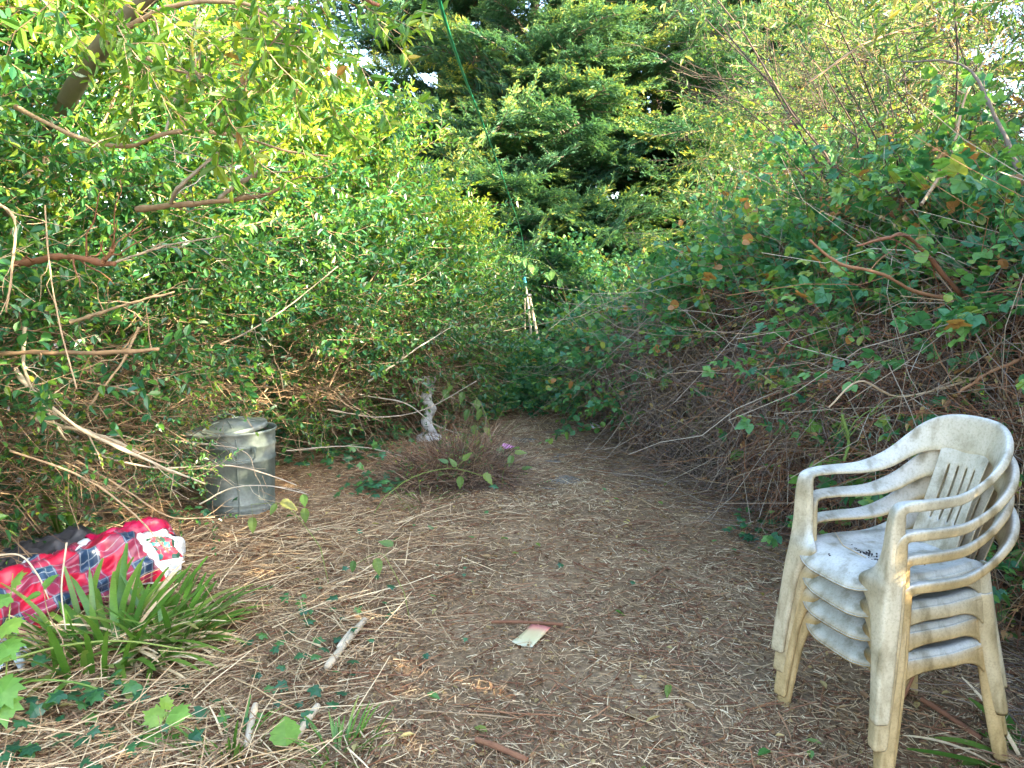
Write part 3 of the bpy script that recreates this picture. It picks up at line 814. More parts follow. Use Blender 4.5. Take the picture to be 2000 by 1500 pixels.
# ------------------------------------------------------------------ undergrowth closing the end of the path
def bush(name, label, cat, c, rad, h, n, meshes, part, seed, scale=(.6, 1.0), stems=14, mats=M_redtwig, inner=None, low=.0):
    r = np.random.default_rng(seed)
    t = thing(name, label, cat, (c[0], c[1], 0))
    for k in range(n):
        a = r.uniform(0, 6.28); z = h * (low + (1 - low) * r.random() ** .8)
        rr = rad * math.sqrt(max(.05, 1 - (z / h) ** 2.2)) * r.uniform(.5, 1.0)
        p = (c[0] + rr * math.cos(a), c[1] + rr * math.sin(a), z)
        d = np.array([math.cos(a), math.sin(a), .3 + .5 * z / h]) + r.normal(0, .45, 3)
        place(t, meshes[k % len(meshes)], part, p, d, (r.normal(0, .3), r.normal(0, .3), 1), r.uniform(*scale))
    g = Geo()
    a = r.uniform(0, 6.28, stems)
    P0 = np.stack([c[0] + .15 * np.cos(a), c[1] + .15 * np.sin(a), np.zeros(stems)], -1)
    tubes(g, curves(P0, np.stack([np.cos(a) * rad * .6 / h, np.sin(a) * rad * .6 / h, np.ones(stems)], -1), h * r.uniform(.7, 1.05, stems), 8, (0, 0, -.05), .08, r),
          r.uniform(.008, .02, stems)[:, None] * np.linspace(1, .25, 8)[None], 5, 0, r.random(stems))
    world_part(t, "stems", g, [mats], True)
    if inner:
        m, mat, tpl, ll, lw = inner
        g = Geo()
        u = unit(r.normal(0, 1, (m, 3))) * r.uniform(.2, .92, (m, 1)); u[:, 2] = np.abs(u[:, 2])
        P = u * [rad, rad, h] + [c[0], c[1], .05]
        leaves(g, tpl, P, r.normal(0, 1, (m, 3)), r.normal(0, .5, (m, 3)) + [0, -.2, .8], r.uniform(.7, 1.2, m) * ll, r.uniform(.7, 1.2, m) * lw, r.random(m) * .7, 0)
        world_part(t, "inner_foliage", g, [mat], False, "stuff")
    return t
bush("dark_bush", "dark leafy bush left of the propped poles at the path's end", "bush", (-.45, 10.7), .75, 1.8, 170, PRIVET, "leafy_branch", 61, inner=(3000, M_privet, T_privet, .06, .03))
bush("nettle_clump", "low bushy green clump across the end of the path", "bush", (.22, 9.1), .75, .62, 150, BRAMBLE, "leafy_cane", 62, (.4, .75), inner=(1500, M_bramble, T_tri, .08, .08))
bush("bramble_bush", "bramble bush with bluish leaves right of the propped poles", "bush", (1.2, 10.5), .85, 1.75, 200, BRAMBLE, "leafy_cane", 63, (.5, .85), inner=(3000, M_bramble, T_tri, .09, .09))
bush("laurel_bush", "shaded round bush under the middle conifer", "bush", (.5, 11.9), 1.2, 1.5, 130, PRIVET, "leafy_branch", 64, (.9, 1.3), inner=(4000, M_privet, T_privet, .08, .04))
bush("elder_bush", "pale green elder rising behind the bramble bank", "bush", (3.75, 8.8), 1.5, 4.1, 280, LANCE, "arching_branch", 65, (.7, 1.0), mats=M_twig, low=.25, inner=(5000, M_shrubleaf, T_lance, .08, .028))
bush("hazel_bush", "yellow green bush behind the crest of the bramble bank", "bush", (2.6, 7.0), 1.0, 2.5, 170, ROUND, "leafy_branch", 66, (.7, 1.0), mats=M_twig, low=.3, inner=(2500, M_shrubleaf, T_oval, .06, .05))

# tall airy shrub against the sky
r = np.random.default_rng(71)
t = thing("buddleia", "tall airy shrub with arching bare stems against the bright sky at the right", "shrub", (3.25, 5.2, 0))
for k in range(36):
    a = r.uniform(0, 6.28)
    p0 = np.array([3.25 + .3 * math.cos(a), 5.2 + .3 * math.sin(a), 0])
    L = r.uniform(2.8, 5.0)
    C = curves([p0], [math.cos(a) * .20, math.sin(a) * .20, 1], L, 10, (math.cos(a) * .18, math.sin(a) * .18, -.15), .08, r)
    g = Geo(); tubes(g, C, np.linspace(.014, .003, 10)[None], 5, 0, r.random())
    world_part(t, "stem", g, [M_darktwig], True)
    for q in range(6):
        i = r.integers(4, 10)
        place(t, (LANCE + LANCE + DARKTW)[r.integers(12)], "side_branch", C[0, i], unit(C[0, min(i, 9)] - C[0, i - 1]) + r.normal(0, .5, 3), (0, 0, 1), r.uniform(.5, .85))
for k in range(190):
    place(t, (DARKTW + DARKTW + LANCE)[k % 12], "twig_cluster", (r.normal(3.45, .55), r.normal(5.3, .5), r.uniform(2.1, 4.9)), (r.normal(-.3, .7), r.normal(-.1, .7), r.normal(.4, .5)), r.normal(0, 1, 3), r.uniform(.7, 1.2))
# dark dried seed heads
g = Geo()
m = 4200
P = np.stack([r.normal(3.4, .6, m), r.normal(5.2, .6, m), r.uniform(2.3, 5.0, m)], -1)
leaves(g, T_needle, P, r.normal(0, 1, (m, 3)), r.normal(0, 1, (m, 3)), r.uniform(.015, .035, m), r.uniform(.012, .02, m), r.random(m) * .3, 0)
world_part(t, "seed_heads", g, [M_deadleaf], False, "stuff")

# near right thicket behind the chairs
t = thing("near_thicket", "tangled thicket of red-brown stems and big leaves rising behind the plastic chairs", "shrub", (2.35, 3.4, 0))
r = np.random.default_rng(72)
for k in range(60):
    s = r.uniform(.62, 1.0)
    b0 = bank_base(s) - bank_out(s) * r.uniform(.0, .6)
    o2 = bank_out(s)
    L = r.uniform(1.2, 2.5)
    C = curves([[b0[0], b0[1], 0]], [-o2[0] * abs(r.normal(0, .12)), r.normal(0, .2), 1], L, 10, (o2[0] * r.uniform(-.10, .10), r.normal(0, .12), -.2), .06, r)
    g = Geo(); tubes(g, C, np.linspace(r.uniform(.004, .009), .002, 10)[None], 5, 0, r.random())
    world_part(t, "stem", g, [(M_redtwig, M_twig, M_greenstem)[r.integers(3)]], True)
for k in range(230):
    s = r.uniform(.58, 1.0)
    b0 = bank_base(s); o2 = bank_out(s)
    z = r.uniform(.05, 2.15)
    off = r.uniform(-.05, .35) + (.25 if z > 1.2 else 0)
    p = np.array([b0[0] - o2[0] * off, b0[1] - o2[1] * off, z])
    d = np.array([o2[0], o2[1], .2]) + r.normal(0, .6, 3)
    if z > 1.15:
        me, nm = ((BRAMBLE_HI, "leafy_cane"), (BRAMBLE_HI, "leafy_cane"), (ROUND, "leafy_branch"), (DEADLEAF, "withered_branch"))[r.integers(4)]
    else:
        me, nm = ((DEADTW, "dead_twigs"), (DEADTW, "dead_twigs"), (DEADLEAF, "withered_branch"), (BRAMBLE_HI, "leafy_cane"), (TWIGS, "bare_twigs"))[r.integers(5)]
    place(t, me[k % len(me)], nm, p, d, (r.normal(0, .4), r.normal(0, .4), 1), r.uniform(.5, .85))
for pts, a, b_, mt, ti in [
    ([(1580, 468, 3.3), (1640, 515, 3.3), (1720, 535, 3.3), (1790, 570, 3.4), (1890, 590, 3.5)], .005, .009, M_redtwig, .8),
    ([(1672, 480, 3.2), (1730, 465, 3.2), (1760, 458, 3.3), (1800, 490, 3.4), (1880, 580, 3.5)], .005, .011, M_redtwig, .6),
    ([(1620, 795, 3.3), (1680, 745, 3.3), (1760, 775, 3.4), (1900, 740, 3.4), (2020, 690, 3.4)], .004, .006, M_twig, .9),
    ([(1870, 770, 3.2), (1930, 730, 3.2), (2020, 690, 3.2)], .006, .008, M_redtwig, .9),
    ([(1500, 720, 4.2), (1560, 640, 4.2), (1640, 560, 4.2), (1690, 500, 4.3)], .007, .004, M_redtwig, .5),
    ([(1650, 900, 3.2), (1655, 860, 3.2), (1645, 810, 3.2)], .007, .007, M_greenstem, .3),
    ([(1800, 400, 3.6), (1860, 300, 3.8), (1890, 180, 4.0), (1960, 60, 4.2)], .008, .005, M_twig, .7),
    ([(1580, 160, 4.2), (1700, 80, 4.2), (1830, 40, 4.3)], .006, .003, M_twig, .6),
    ([(1990, 330, 3.4), (1940, 220, 3.6), (1880, 130, 3.8), (1760, 120, 4.0)], .010, .004, M_bark, .4),
]: branch(t, pts, a, b_, mt, ti)

# far belt beyond the conifers
g = Geo()
m = 12000
r = np.random.default_rng(73)
P = np.stack([r.uniform(-30, 30, m), r.uniform(24, 27, m), 3.2 * r.random(m) ** 1.2], -1)
leaves(g, T_privet, P, r.normal(0, 1, (m, 3)), r.normal(0, 1, (m, 3)), r.uniform(.2, .4, m), r.uniform(.12, .2, m), r.random(m), 0)
tag(link("far_undergrowth", g.mesh("far_undergrowth", [M_privet])), "dim belt of undergrowth seen in gaps beyond the conifers", "undergrowth", None, "stuff")

# ------------------------------------------------------------------ plastic chairs
def plastic_mat():
    m, nt, N, K, out = new_mat("weathered_plastic")
    tc = N.new("ShaderNodeTexCoord")
    n1 = N.new("ShaderNodeTexNoise"); n1.inputs["Scale"].default_value = 9; n1.inputs["Detail"].default_value = 5
    n2 = N.new("ShaderNodeTexNoise"); n2.inputs["Scale"].default_value = 130; n2.inputs["Detail"].default_value = 4; n2.inputs["Roughness"].default_value = .7
    n3 = N.new("ShaderNodeTexNoise"); n3.inputs["Scale"].default_value = 22; n3.inputs["Detail"].default_value = 6
    mp = N.new("ShaderNodeMapping"); mp.inputs["Scale"].default_value = (1, 1, .25)
    K.new(tc.outputs["Object"], mp.inputs["Vector"])
    for n in (n1, n2): K.new(tc.outputs["Object"], n.inputs["Vector"])
    K.new(mp.outputs[0], n3.inputs["Vector"])
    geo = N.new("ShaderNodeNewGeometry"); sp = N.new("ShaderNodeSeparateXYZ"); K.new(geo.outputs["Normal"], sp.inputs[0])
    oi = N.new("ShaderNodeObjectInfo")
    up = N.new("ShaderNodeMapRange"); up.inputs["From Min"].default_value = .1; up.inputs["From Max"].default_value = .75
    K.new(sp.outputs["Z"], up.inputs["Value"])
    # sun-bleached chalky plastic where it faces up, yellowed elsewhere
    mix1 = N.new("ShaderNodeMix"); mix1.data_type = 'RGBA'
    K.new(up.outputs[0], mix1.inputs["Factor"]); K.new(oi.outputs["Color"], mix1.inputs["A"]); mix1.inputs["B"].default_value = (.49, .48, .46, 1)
    g1 = ramp(nt, [(.35, (.55, .53, .44)), (.5, (.93, .92, .87)), (.7, (1.05, 1.05, 1.05))]); K.new(n1.outputs["Fac"], g1.inputs[0])
    g2 = ramp(nt, [(.36, (.74, .73, .70)), (.47, (.95, .95, .94)), (.6, (1.05, 1.05, 1.05))]); K.new(n2.outputs["Fac"], g2.inputs[0])
    g3 = ramp(nt, [(.33, (.50, .46, .36)), (.46, (.95, .94, .92)), (.6, (1.05, 1.05, 1.05))]); K.new(n3.outputs["Fac"], g3.inputs[0])
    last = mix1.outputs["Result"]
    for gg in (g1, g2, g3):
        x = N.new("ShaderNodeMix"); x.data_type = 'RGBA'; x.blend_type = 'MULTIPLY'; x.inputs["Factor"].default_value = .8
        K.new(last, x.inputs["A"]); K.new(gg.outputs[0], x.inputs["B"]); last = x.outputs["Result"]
    p = N.new("ShaderNodeBsdfPrincipled"); p.inputs["Roughness"].default_value = .55; p.inputs["Specular IOR Level"].default_value = .35
    K.new(last, p.inputs["Base Color"])
    b = N.new("ShaderNodeBump"); b.inputs["Strength"].default_value = .15; b.inputs["Distance"].default_value = .001
    K.new(n2.outputs["Fac"], b.inputs["Height"]); K.new(b.outputs[0], p.inputs["Normal"])
    K.new(p.outputs[0], out.inputs["Surface"])
    return m
M_plastic = plastic_mat()

def grid_faces(a, b, skip=None):
    F = []
    for i in range(a - 1):
        for j in range(b - 1):
            if skip and skip(i, j): continue
            F.append((i * b + j, (i + 1) * b + j, (i + 1) * b + j + 1, i * b + j + 1))
    return np.array(F)
def shell(name, V, F, thick=.004, sub=1, smooth=True, mat=None, flip=False):
    """mesh with thickness baked in (solidify + subdivision evaluated once, then shared)"""
    g = Geo(); g.add(V, F[:, ::-1] if flip else F)
    me = g.mesh(name, [mat or M_plastic], smooth)
    o = bpy.data.objects.new("temporary", me); COL.objects.link(o)
    s = o.modifiers.new("s", 'SOLIDIFY'); s.thickness = thick; s.offset = 0
    if sub:
        d = o.modifiers.new("d", 'SUBSURF'); d.levels = sub; d.render_levels = sub
    dg = bpy.context.evaluated_depsgraph_get(); dg.update()
    res = bpy.data.meshes.new_from_object(o.evaluated_get(dg), depsgraph=dg)
    res.name = name
    bpy.data.objects.remove(o); bpy.data.meshes.remove(me)
    res.polygons.foreach_set("use_smooth", np.full(len(res.polygons), smooth))
    return res

def rail_rows():
    """rows of the strip that runs backrest top > arm > front post > front foot (right side, +x); each row = inner point, outer point, skirt vector"""
    I = [(0, -.292, .684), (.05, -.290, .684), (.092, -.282, .683), (.125, -.270, .680), (.160, -.250, .670), (.184, -.222, .654), (.198, -.176, .632), (.201, -.112, .610), (.198, -.040, .598), (.192, .055, .590), (.186, .130, .586),
         (.182, .165, .576), (.174, .178, .545), (.166, .184, .480), (.148, .196, .425), (.105, .214, .392), (.116, .219, .366), (.156, .222, .325), (.178, .226, .270), (.192, .232, .190), (.204, .239, .100), (.213, .246, .0)]
    O = [(0, -.322, .806), (.05, -.320, .804), (.095, -.312, .799), (.140, -.300, .787), (.186, -.278, .762), (.220, -.246, .726), (.238, -.190, .684), (.244, -.117, .644), (.243, -.040, .618), (.240, .055, .604), (.235, .135, .595),
         (.229, .182, .582), (.226, .200, .550), (.226, .207, .480), (.228, .213, .420), (.230, .218, .392), (.232, .222, .366), (.236, .227, .325), (.240, .233, .270), (.246, .241, .190), (.253, .251, .100), (.259, .259, .0)]
    K = [(0, -.012, .0), (0, -.012, 0), (.002, -.013, .0), (.004, -.016, -.004), (.008, -.018, -.01), (.010, -.014, -.018), (.006, -.006, -.026), (.003, 0, -.030), (.002, 0, -.030), (.002, 0, -.030), (.002, -.006, -.028),
         (.004, -.022, -.018), (.006, -.040, .0), (.007, -.046, .0), (.008, -.050, .0), (.009, -.052, 0), (.009, -.052, 0), (.010, -.052, 0), (.010, -.050, 0), (.010, -.047, 0), (.010, -.042, 0), (.010, -.038, 0)]
    I, O = np.array(I), np.array(O)
    for Q in (I, O):
        Q[3:9, 0] *= np.array([.97, .92, .89, .88, .90, .95])
        Q[3:10, 1] *= np.array([.98, .96, .94, .92, .94, 1, 1])
        Q[7:13, 2] += np.array([.010, .018, .030, .036, .036, .024])
    return I, O, np.array(K)
def split_mesh(src, keep_of, names):
    """cut one evaluated mesh into parts by face, keeping the normals of the whole"""
    nv, nfc = len(src.vertices), len(src.polygons)
    co = np.zeros(nv * 3); src.vertices.foreach_get("co", co); co = co.reshape(-1, 3)
    no = np.zeros(nv * 3); src.vertex_normals.foreach_get("vector", no); no = no.reshape(-1, 3)
    ce = np.zeros(nfc * 3); src.polygons.foreach_get("center", ce); ce = ce.reshape(-1, 3)
    which = keep_of(ce)
    out = {}
    polys = [list(p.vertices) for p in src.polygons]
    for k, nm in enumerate(names):
        sel = [polys[i] for i in np.nonzero(which == k)[0]]
        used = np.unique(np.concatenate([np.array(p) for p in sel]))
        re_ = {int(v): i for i, v in enumerate(used)}
        me = bpy.data.meshes.new(nm)
        me.from_pydata(co[used].tolist(), [], [[re_[v] for v in p] for p in sel])
        me.polygons.foreach_set("use_smooth", np.full(len(sel), True))
        for m_ in src.materials: me.materials.append(m_)
        me.update()
        me.normals_split_custom_set_from_vertices(no[used].tolist())
        out.setdefault(nm, []).append(me)
    return out
def rail_parts():
    I, O, K = rail_rows()
    mir = np.array([-1, 1, 1])
    I, O, K = [np.vstack([(q * mir)[:0:-1], q]) for q in (I, O, K)]
    n = (len(I) - 1) * 3 + 1
    I, O, K = smooth_path(I, n), smooth_path(O, n), smooth_path(K, n)
    w = (O - I)[:, None]
    rows = np.stack([I + K * .35, I + w[:, 0] * .03, I + w[:, 0] * .28, I + w[:, 0] * .65, I + w[:, 0] * .92, O + K * .12, O + K * .55, O + K], 1)
    me = shell("rail", rows.reshape(-1, 3), grid_faces(n, 8), .005, 1, flip=True)
    def which(c):
        k = np.where(c[:, 2] > .565, np.where(np.abs(c[:, 0]) < .105, 0, np.where(c[:, 0] > 0, 1, 2)), np.where(c[:, 0] > 0, 3, 4))
        return k
    return split_mesh(me, which, ["top_rail", "armrest", "armrest", "front_leg", "front_leg"])
def back_mesh():
    xs = [-1, -.90, -.72]
    for c in (-.54, -.18, .18, .54): xs += [c - .035, c + .035, c + .18]
    xs = np.array(sorted(xs[:-1] + [.72, .90, 1.0]))
    zs = np.array([.385, .40, .43, .462, .475, .50, .54, .58, .62, .648, .66, .675, .690, .702])
    slits = [k for k in range(len(xs) - 1) if abs((xs[k + 1] - xs[k]) - .07) < 1e-6]
    V = []
    for z in zs:
        f = (z - .385) / .317
        w = .098 - .008 * math.sin(math.pi * f)
        for x in xs:
            ytop = -.2985 + .010 * (x * .98) ** 2
            y = -.165 + (ytop + .165) * f ** 1.12 - .014 * (1 - x * x) * math.sin(math.pi * f)
            V.append((x * w, y, z))
    return shell("backrest", np.array(V), grid_faces(len(zs), len(xs), lambda i, j: j in slits and 4 <= i < 9), .005, 1)

def seat_mesh(lattice):
    cell = [(.010 if k % 2 else .007) for k in range(25)]
    xs = np.concatenate([[0], np.cumsum(cell)]); xs = xs - xs.mean()
    xs = np.concatenate([[-.212, -.208, -.196, -.17, -.14], xs, [.14, .17, .196, .208, .212]])
    ys = np.concatenate([[0], np.cumsum(cell)]); ys = ys - ys.mean() - .02
    ys = np.concatenate([[-.205, -.195, -.17, -.145], ys, [.115, .145, .175, .20, .218, .228, .232, .230]])
    V = []
    for x in xs:
        for y in ys:
            e = abs(x) / .212
            z = .392 + .016 * e ** 3 - .010 * math.cos(math.pi * min(1, abs(y + .02) / .22)) * (1 - e * e)
            fr = max(0, (y - .14) / .09)
            z -= .055 * fr ** 2.2 * (1 - .55 * e ** 4)
            if e > .93: z -= .030 * (e - .93) / .07 * (1 - .6 * math.exp(-((y - .2) / .03) ** 2))
            if y < -.18: z -= .02 * (-.18 - y) / .025
            xx = x * (1 - .16 * max(0, -(y + .02) / .2)) * (1 - .06 * max(0, (y - .17) / .06))
            V.append((xx, y + (.014 * (1 - e * e) - .034 * e ** 4) * max(0, fr), z))
    a, b = len(xs), len(ys)
    def hole(i, j):
        if not lattice: return False
        ii, jj = i - 5, j - 4
        return 0 <= ii < 25 and 0 <= jj < 25 and ii % 2 == 1 and jj % 2 == 1
    return shell("seat", np.array(V), grid_faces(a, b, hole), .0045, 0, flip=False)
def apron_mesh(sx):
    """side skirt under the seat edge arching from the front post to the rear leg"""
    V = []
    for k, y in enumerate(np.linspace(-.20, .215, 13)):
        f = k / 12
        xb = np.interp(y, [-.2, -.02, .2], [.178, .212, .212])
        zb = .352 - .085 * abs(2 * f - 1) ** 4
        V += [(sx * xb * .985, y, .393), (sx * (xb + .002), y, .384), (sx * (xb + .008), y, zb)]
    return shell("side_skirt", np.array(V), grid_faces(13, 3), .004, 1, flip=sx > 0)
def rear_leg_mesh(sx):
    V = []
    for z in (.395, .375, .34, .27, .18, .09, .0):
        f = 1 - z / .395
        y0 = -.168 - .085 * f ** 1.2; x0 = .182 + .030 * f
        w = .056 - .014 * f
        V += [(sx * (x0 - .050 + .012 * f), y0 - w * .95, z), (sx * (x0 - .012), y0 - w, z), (sx * (x0 + .004), y0 - w * .75, z), (sx * (x0 + .008), y0 - .010, z), (sx * (x0 - .002), y0 + .008, z), (sx * (x0 - .018), y0 + .012, z)]
    return shell("rear_leg", np.array(V), grid_faces(7, 6), .0045, 1, flip=sx < 0)
CH = {
    "backrest": [back_mesh()],
    **rail_parts(),
    "rear_leg": [rear_leg_mesh(1), rear_leg_mesh(-1)],
    "side_skirt": [apron_mesh(1), apron_mesh(-1)],
}
SEAT_SOLID, SEAT_LATTICE = seat_mesh(False), seat_mesh(True)
CHAIR_LABELS = [
    "bottom chair of the plastic stack, tan, its feet on the ground and lattice seat showing",
    "tan plastic chair second from the bottom of the stack",
    "plastic chair second from the top of the stack, greyish white seat lip",
    "topmost chair of the plastic stack, bleached white seat strewn with dark crumbs",
]
CHAIR_COL = [(.46, .315, .150), (.47, .330, .165), (.48, .365, .215), (.50, .415, .290)]
CH_POS, CH_ROT = (1.222, 2.335), math.atan2(.384, -.075)
CH_ROT = math.atan2(-(-.384), -.075)      # local +y (front) points along (-.384, -.075)
chairs = []
for k in range(4):
    f = np.array([-.384, -.075]) / .391
    p = np.array(CH_POS) + f * (.009 * k)
    t = thing("plastic_chair", CHAIR_LABELS[k], "chair", (p[0], p[1], float(gz(*CH_POS)) - .004 + .080 * k), "stacked plastic garden chairs", CH_ROT)
    t.rotation_euler = (R(-.35 * k), R((0, .8, -.6, .3)[k]), CH_ROT + R((0, 1.2, -.8, .5)[k] + 5))
    t.scale = (.95, .97, 1)
    parts = {**CH, "seat": [SEAT_SOLID if k == 3 else SEAT_LATTICE]}
    for nm, ms in parts.items():
        for me in ms:
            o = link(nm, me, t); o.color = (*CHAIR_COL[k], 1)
    chairs.append(t)
# crumbs on the top seat
top = chairs[3]
M_crumb = wood_mat("crumb", [(0, (.012, .010, .009)), (1, (.05, .04, .035))], bump=0)
g = Geo()
r = np.random.default_rng(81)
bpy.context.view_layer.update()
MW = np.array(top.matrix_world)
def on_seat(x, y, z=.392): return (MW @ np.array([x, y, z, 1]))[:3]
for cx, cy, n, s in [(-.045, .10, 60, .022), (.02, .075, 45, .018), (.05, .14, 70, .024), (.08, .07, 16, .03), (-.08, 0, 8, .06)]:
    for k in range(n):
        p = on_seat(cx + r.normal(0, s), cy + r.normal(0, s), .3895 + r.uniform(0, .004))
        a = r.normal(0, 1, 3); q = unit(a); L = r.uniform(.004, .009)
        tubes(g, np.array([p - q * L * .5, p, p + q * L * .5])[None], np.array([[.0016, .0036, .0014]]), 5, 0, r.random())
tag(link("seed_crumbs", g.mesh("seed_crumbs", [M_crumb])), "dark seed crumbs scattered on the topmost chair seat", "crumbs", None, "stuff")
g = Geo(); tubes(g, np.array([on_seat(-.02, .11, .398), on_seat(.10, .10, .399), on_seat(.19, .06, .412)])[None], np.array([[.0015, .0018, .001]]), 4, 0, .7)
tag(link("dry_stalk", g.mesh("dry_stalk", [M_straw])), "thin dry stalk lying across the topmost chair seat", "stalk")

# ------------------------------------------------------------------ dustbin
def metal_mat():
    m, nt, N, K, out = new_mat("galvanised_steel")
    tc = N.new("ShaderNodeTexCoord")
    n1 = N.new("ShaderNodeTexNoise"); n1.inputs["Scale"].default_value = 6; n1.inputs["Detail"].default_value = 6
    v = N.new("ShaderNodeTexVoronoi"); v.inputs["Scale"].default_value = 60
    K.new(tc.outputs["Object"], n1.inputs["Vector"]); K.new(tc.outputs["Object"], v.inputs["Vector"])
    c = ramp(nt, [(.35, (.105, .135, .118)), (.52, (.165, .195, .178)), (.7, (.24, .265, .255))]); K.new(n1.outputs["Fac"], c.inputs[0])
    hs = N.new("ShaderNodeHueSaturation"); mr = N.new("ShaderNodeMapRange"); mr.inputs["To Min"].default_value = .85; mr.inputs["To Max"].default_value = 1.1
    K.new(v.outputs["Distance"], mr.inputs["Value"]); K.new(mr.outputs[0], hs.inputs["Value"]); K.new(c.outputs[0], hs.inputs["Color"])
    p = N.new("ShaderNodeBsdfPrincipled"); p.inputs["Metallic"].default_value = .35
    K.new(hs.outputs[0], p.inputs["Base Color"])
    rr = N.new("ShaderNodeMapRange"); rr.inputs["To Min"].default_value = .42; rr.inputs["To Max"].default_value = .65
    K.new(n1.outputs["Fac"], rr.inputs["Value"]); K.new(rr.outputs[0], p.inputs["Roughness"])
    b = N.new("ShaderNodeBump"); b.inputs["Strength"].default_value = .12; b.inputs["Distance"].default_value = .01; K.new(n1.outputs["Fac"], b.inputs["Height"]); K.new(b.outputs[0], p.inputs["Normal"])
    K.new(p.outputs[0], out.inputs["Surface"])
    return m
M_metal = metal_mat()
def lathe(prof, n=64, wob=0.0):
    a = np.arange(n) * 2 * np.pi / n
    V = np.array([(rr * math.cos(t), rr * math.sin(t), z) for rr, z in prof for t in a])
    F = [(i * n + j, i * n + (j + 1) % n, (i + 1) * n + (j + 1) % n, (i + 1) * n + j) for i in range(len(prof) - 1) for j in range(n)]
    return V, np.array(F)
bp = on_ground(455, 1003)
bx, by = bp[0], bp[1] + .16
bin_ = thing("dustbin", "dented galvanised metal dustbin half covered by privet twigs", "dustbin", (bx, by, float(gz(bx, by)) - .01), None, R(-12))
prof = [(.0, .035), (.19, .03), (.205, .0), (.210, .0), (.212, .03), (.209, .038), (.213, .052), (.213, .070), (.210, .078), (.2145, .090), (.2145, .105), (.2115, .112),
        (.224, .38), (.229, .388), (.229, .402), (.2245, .41), (.2275, .48), (.2325, .488), (.2325, .502), (.228, .51), (.2320, .575), (.238, .585), (.242, .595), (.238, .604), (.232, .600), (.226, .575), (.214, .30), (.205, .05), (0, .045)]
prof = [(a_, b_ * .93) for a_, b_ in prof]
V, F = lathe(prof)
dent = .012 * np.exp(-((np.arctan2(V[:, 1], V[:, 0]) + 1.2) / .35) ** 2 - ((V[:, 2] - .26) / .11) ** 2)
V[:, :2] *= (1 - dent / np.maximum(np.hypot(V[:, 0], V[:, 1]), .05))[:, None]
g = Geo(); g.add(V, F); link("body", g.mesh("body", [M_metal], True), bin_)
g = Geo()                                   # lapped vertical seam
sa = R(-62)
for da, rr0 in ((0, .0012),):
    P = np.array([[(.2125 + .022 * z / .6 + .0015) * math.cos(sa), (.2125 + .022 * z / .6 + .0015) * math.sin(sa), z] for z in np.linspace(.04, .53, 12)])
    tubes(g, P[None], .0035, 6, 0, .5)
link("seam", g.mesh("seam", [M_metal], True), bin_)
for ha in (R(-52), R(128)):
    g = Geo()
    c_, s_ = math.cos(ha), math.sin(ha); tx, ty = -s_, c_
    r0 = .229
    P = np.array([(c_ * (r0 + o_) + tx * w, s_ * (r0 + o_) + ty * w, z) for w, o_, z in [(-.065, .002, .455), (-.065, .012, .452), (-.066, .020, .440), (-.062, .024, .405), (-.045, .026, .392), (0, .026, .39), (.045, .026, .392), (.062, .024, .405), (.066, .020, .440), (.065, .012, .452), (.065, .002, .455)]])
    tubes(g, smooth_path(P, 30)[None], .0042, 8, 0, .5)
    h_ = link("handle", g.mesh("handle", [M_metal], True), bin_)
    for w in (-.065, .065):
        g = Geo()
        Vb = np.array([(c_ * (r0 + o_) + tx * (w + dx), s_ * (r0 + o_) + ty * (w + dx), .455 + dz) for o_ in (-.002, .007) for dx, dz in ((-.014, -.016), (.014, -.016), (.014, .016), (-.014, .016))])
        g.add(Vb, np.array([(3, 2, 1, 0), (4, 5, 6, 7), (0, 1, 5, 4), (1, 2, 6, 5), (2, 3, 7, 6), (3, 0, 4, 7)]))
        link("lug", g.mesh("lug", [M_metal]), h_)
lid = bpy.data.objects.new("lid", None); COL.objects.link(lid); lid.parent = bin_
lid["label"] = "grey metal lid sitting askew on the rim"
lid.location = Matrix.Rotation(R(12), 3, 'Z') @ Vector((-.075, .01, .558)); lid.rotation_euler = (R(2), R(-6), R(12))
V, F = lathe([(.247, -.022), (.252, -.020), (.253, .004), (.247, .010), (.235, .006), (.215, .004), (.205, .012), (.15, .030), (.145, .036), (.09, .046), (.04, .052), (0, .053)])
g = Geo(); g.add(V, F); link("disc", g.mesh("disc", [M_metal], True), lid)
for k in range(6):
    g = Geo(); a = k * math.pi / 3
    P = np.array([(math.cos(a) * q, math.sin(a) * q, z) for q, z in ((.05, .053), (.10, .047), (.14, .039), (.19, .022))])
    tubes(g, P[None], .004, 6, 0, .5); link("rib", g.mesh("rib", [M_metal], True), lid)
g = Geo()
tubes(g, smooth_path([(-.06, 0, .048), (-.055, 0, .072), (-.03, 0, .085), (.03, 0, .085), (.055, 0, .072), (.06, 0, .048)], 18)[None], .005, 8, 0, .5)
link("handle", g.mesh("handle", [M_metal], True), lid)

# ------------------------------------------------------------------ twisted stone pedestal
def stone_mat(name, cols, scale=18):
    m, nt, N, K, out = new_mat(name)
    tc = N.new("ShaderNodeTexCoord")
    n1 = N.new("ShaderNodeTexNoise"); n1.inputs["Scale"].default_value = scale; n1.inputs["Detail"].default_value = 8; n1.inputs["Roughness"].default_value = .65
    K.new(tc.outputs["Object"], n1.inputs["Vector"])
    c = ramp(nt, cols); K.new(n1.outputs["Fac"], c.inputs[0])
    p = N.new("ShaderNodeBsdfPrincipled"); p.inputs["Roughness"].default_value = .85; K.new(c.outputs[0], p.inputs["Base Color"])
    b = N.new("ShaderNodeBump"); b.inputs["Strength"].default_value = .5; b.inputs["Distance"].default_value = .006
    K.new(n1.outputs["Fac"], b.inputs["Height"]); K.new(b.outputs[0], p.inputs["Normal"]); K.new(p.outputs[0], out.inputs["Surface"])
    return m
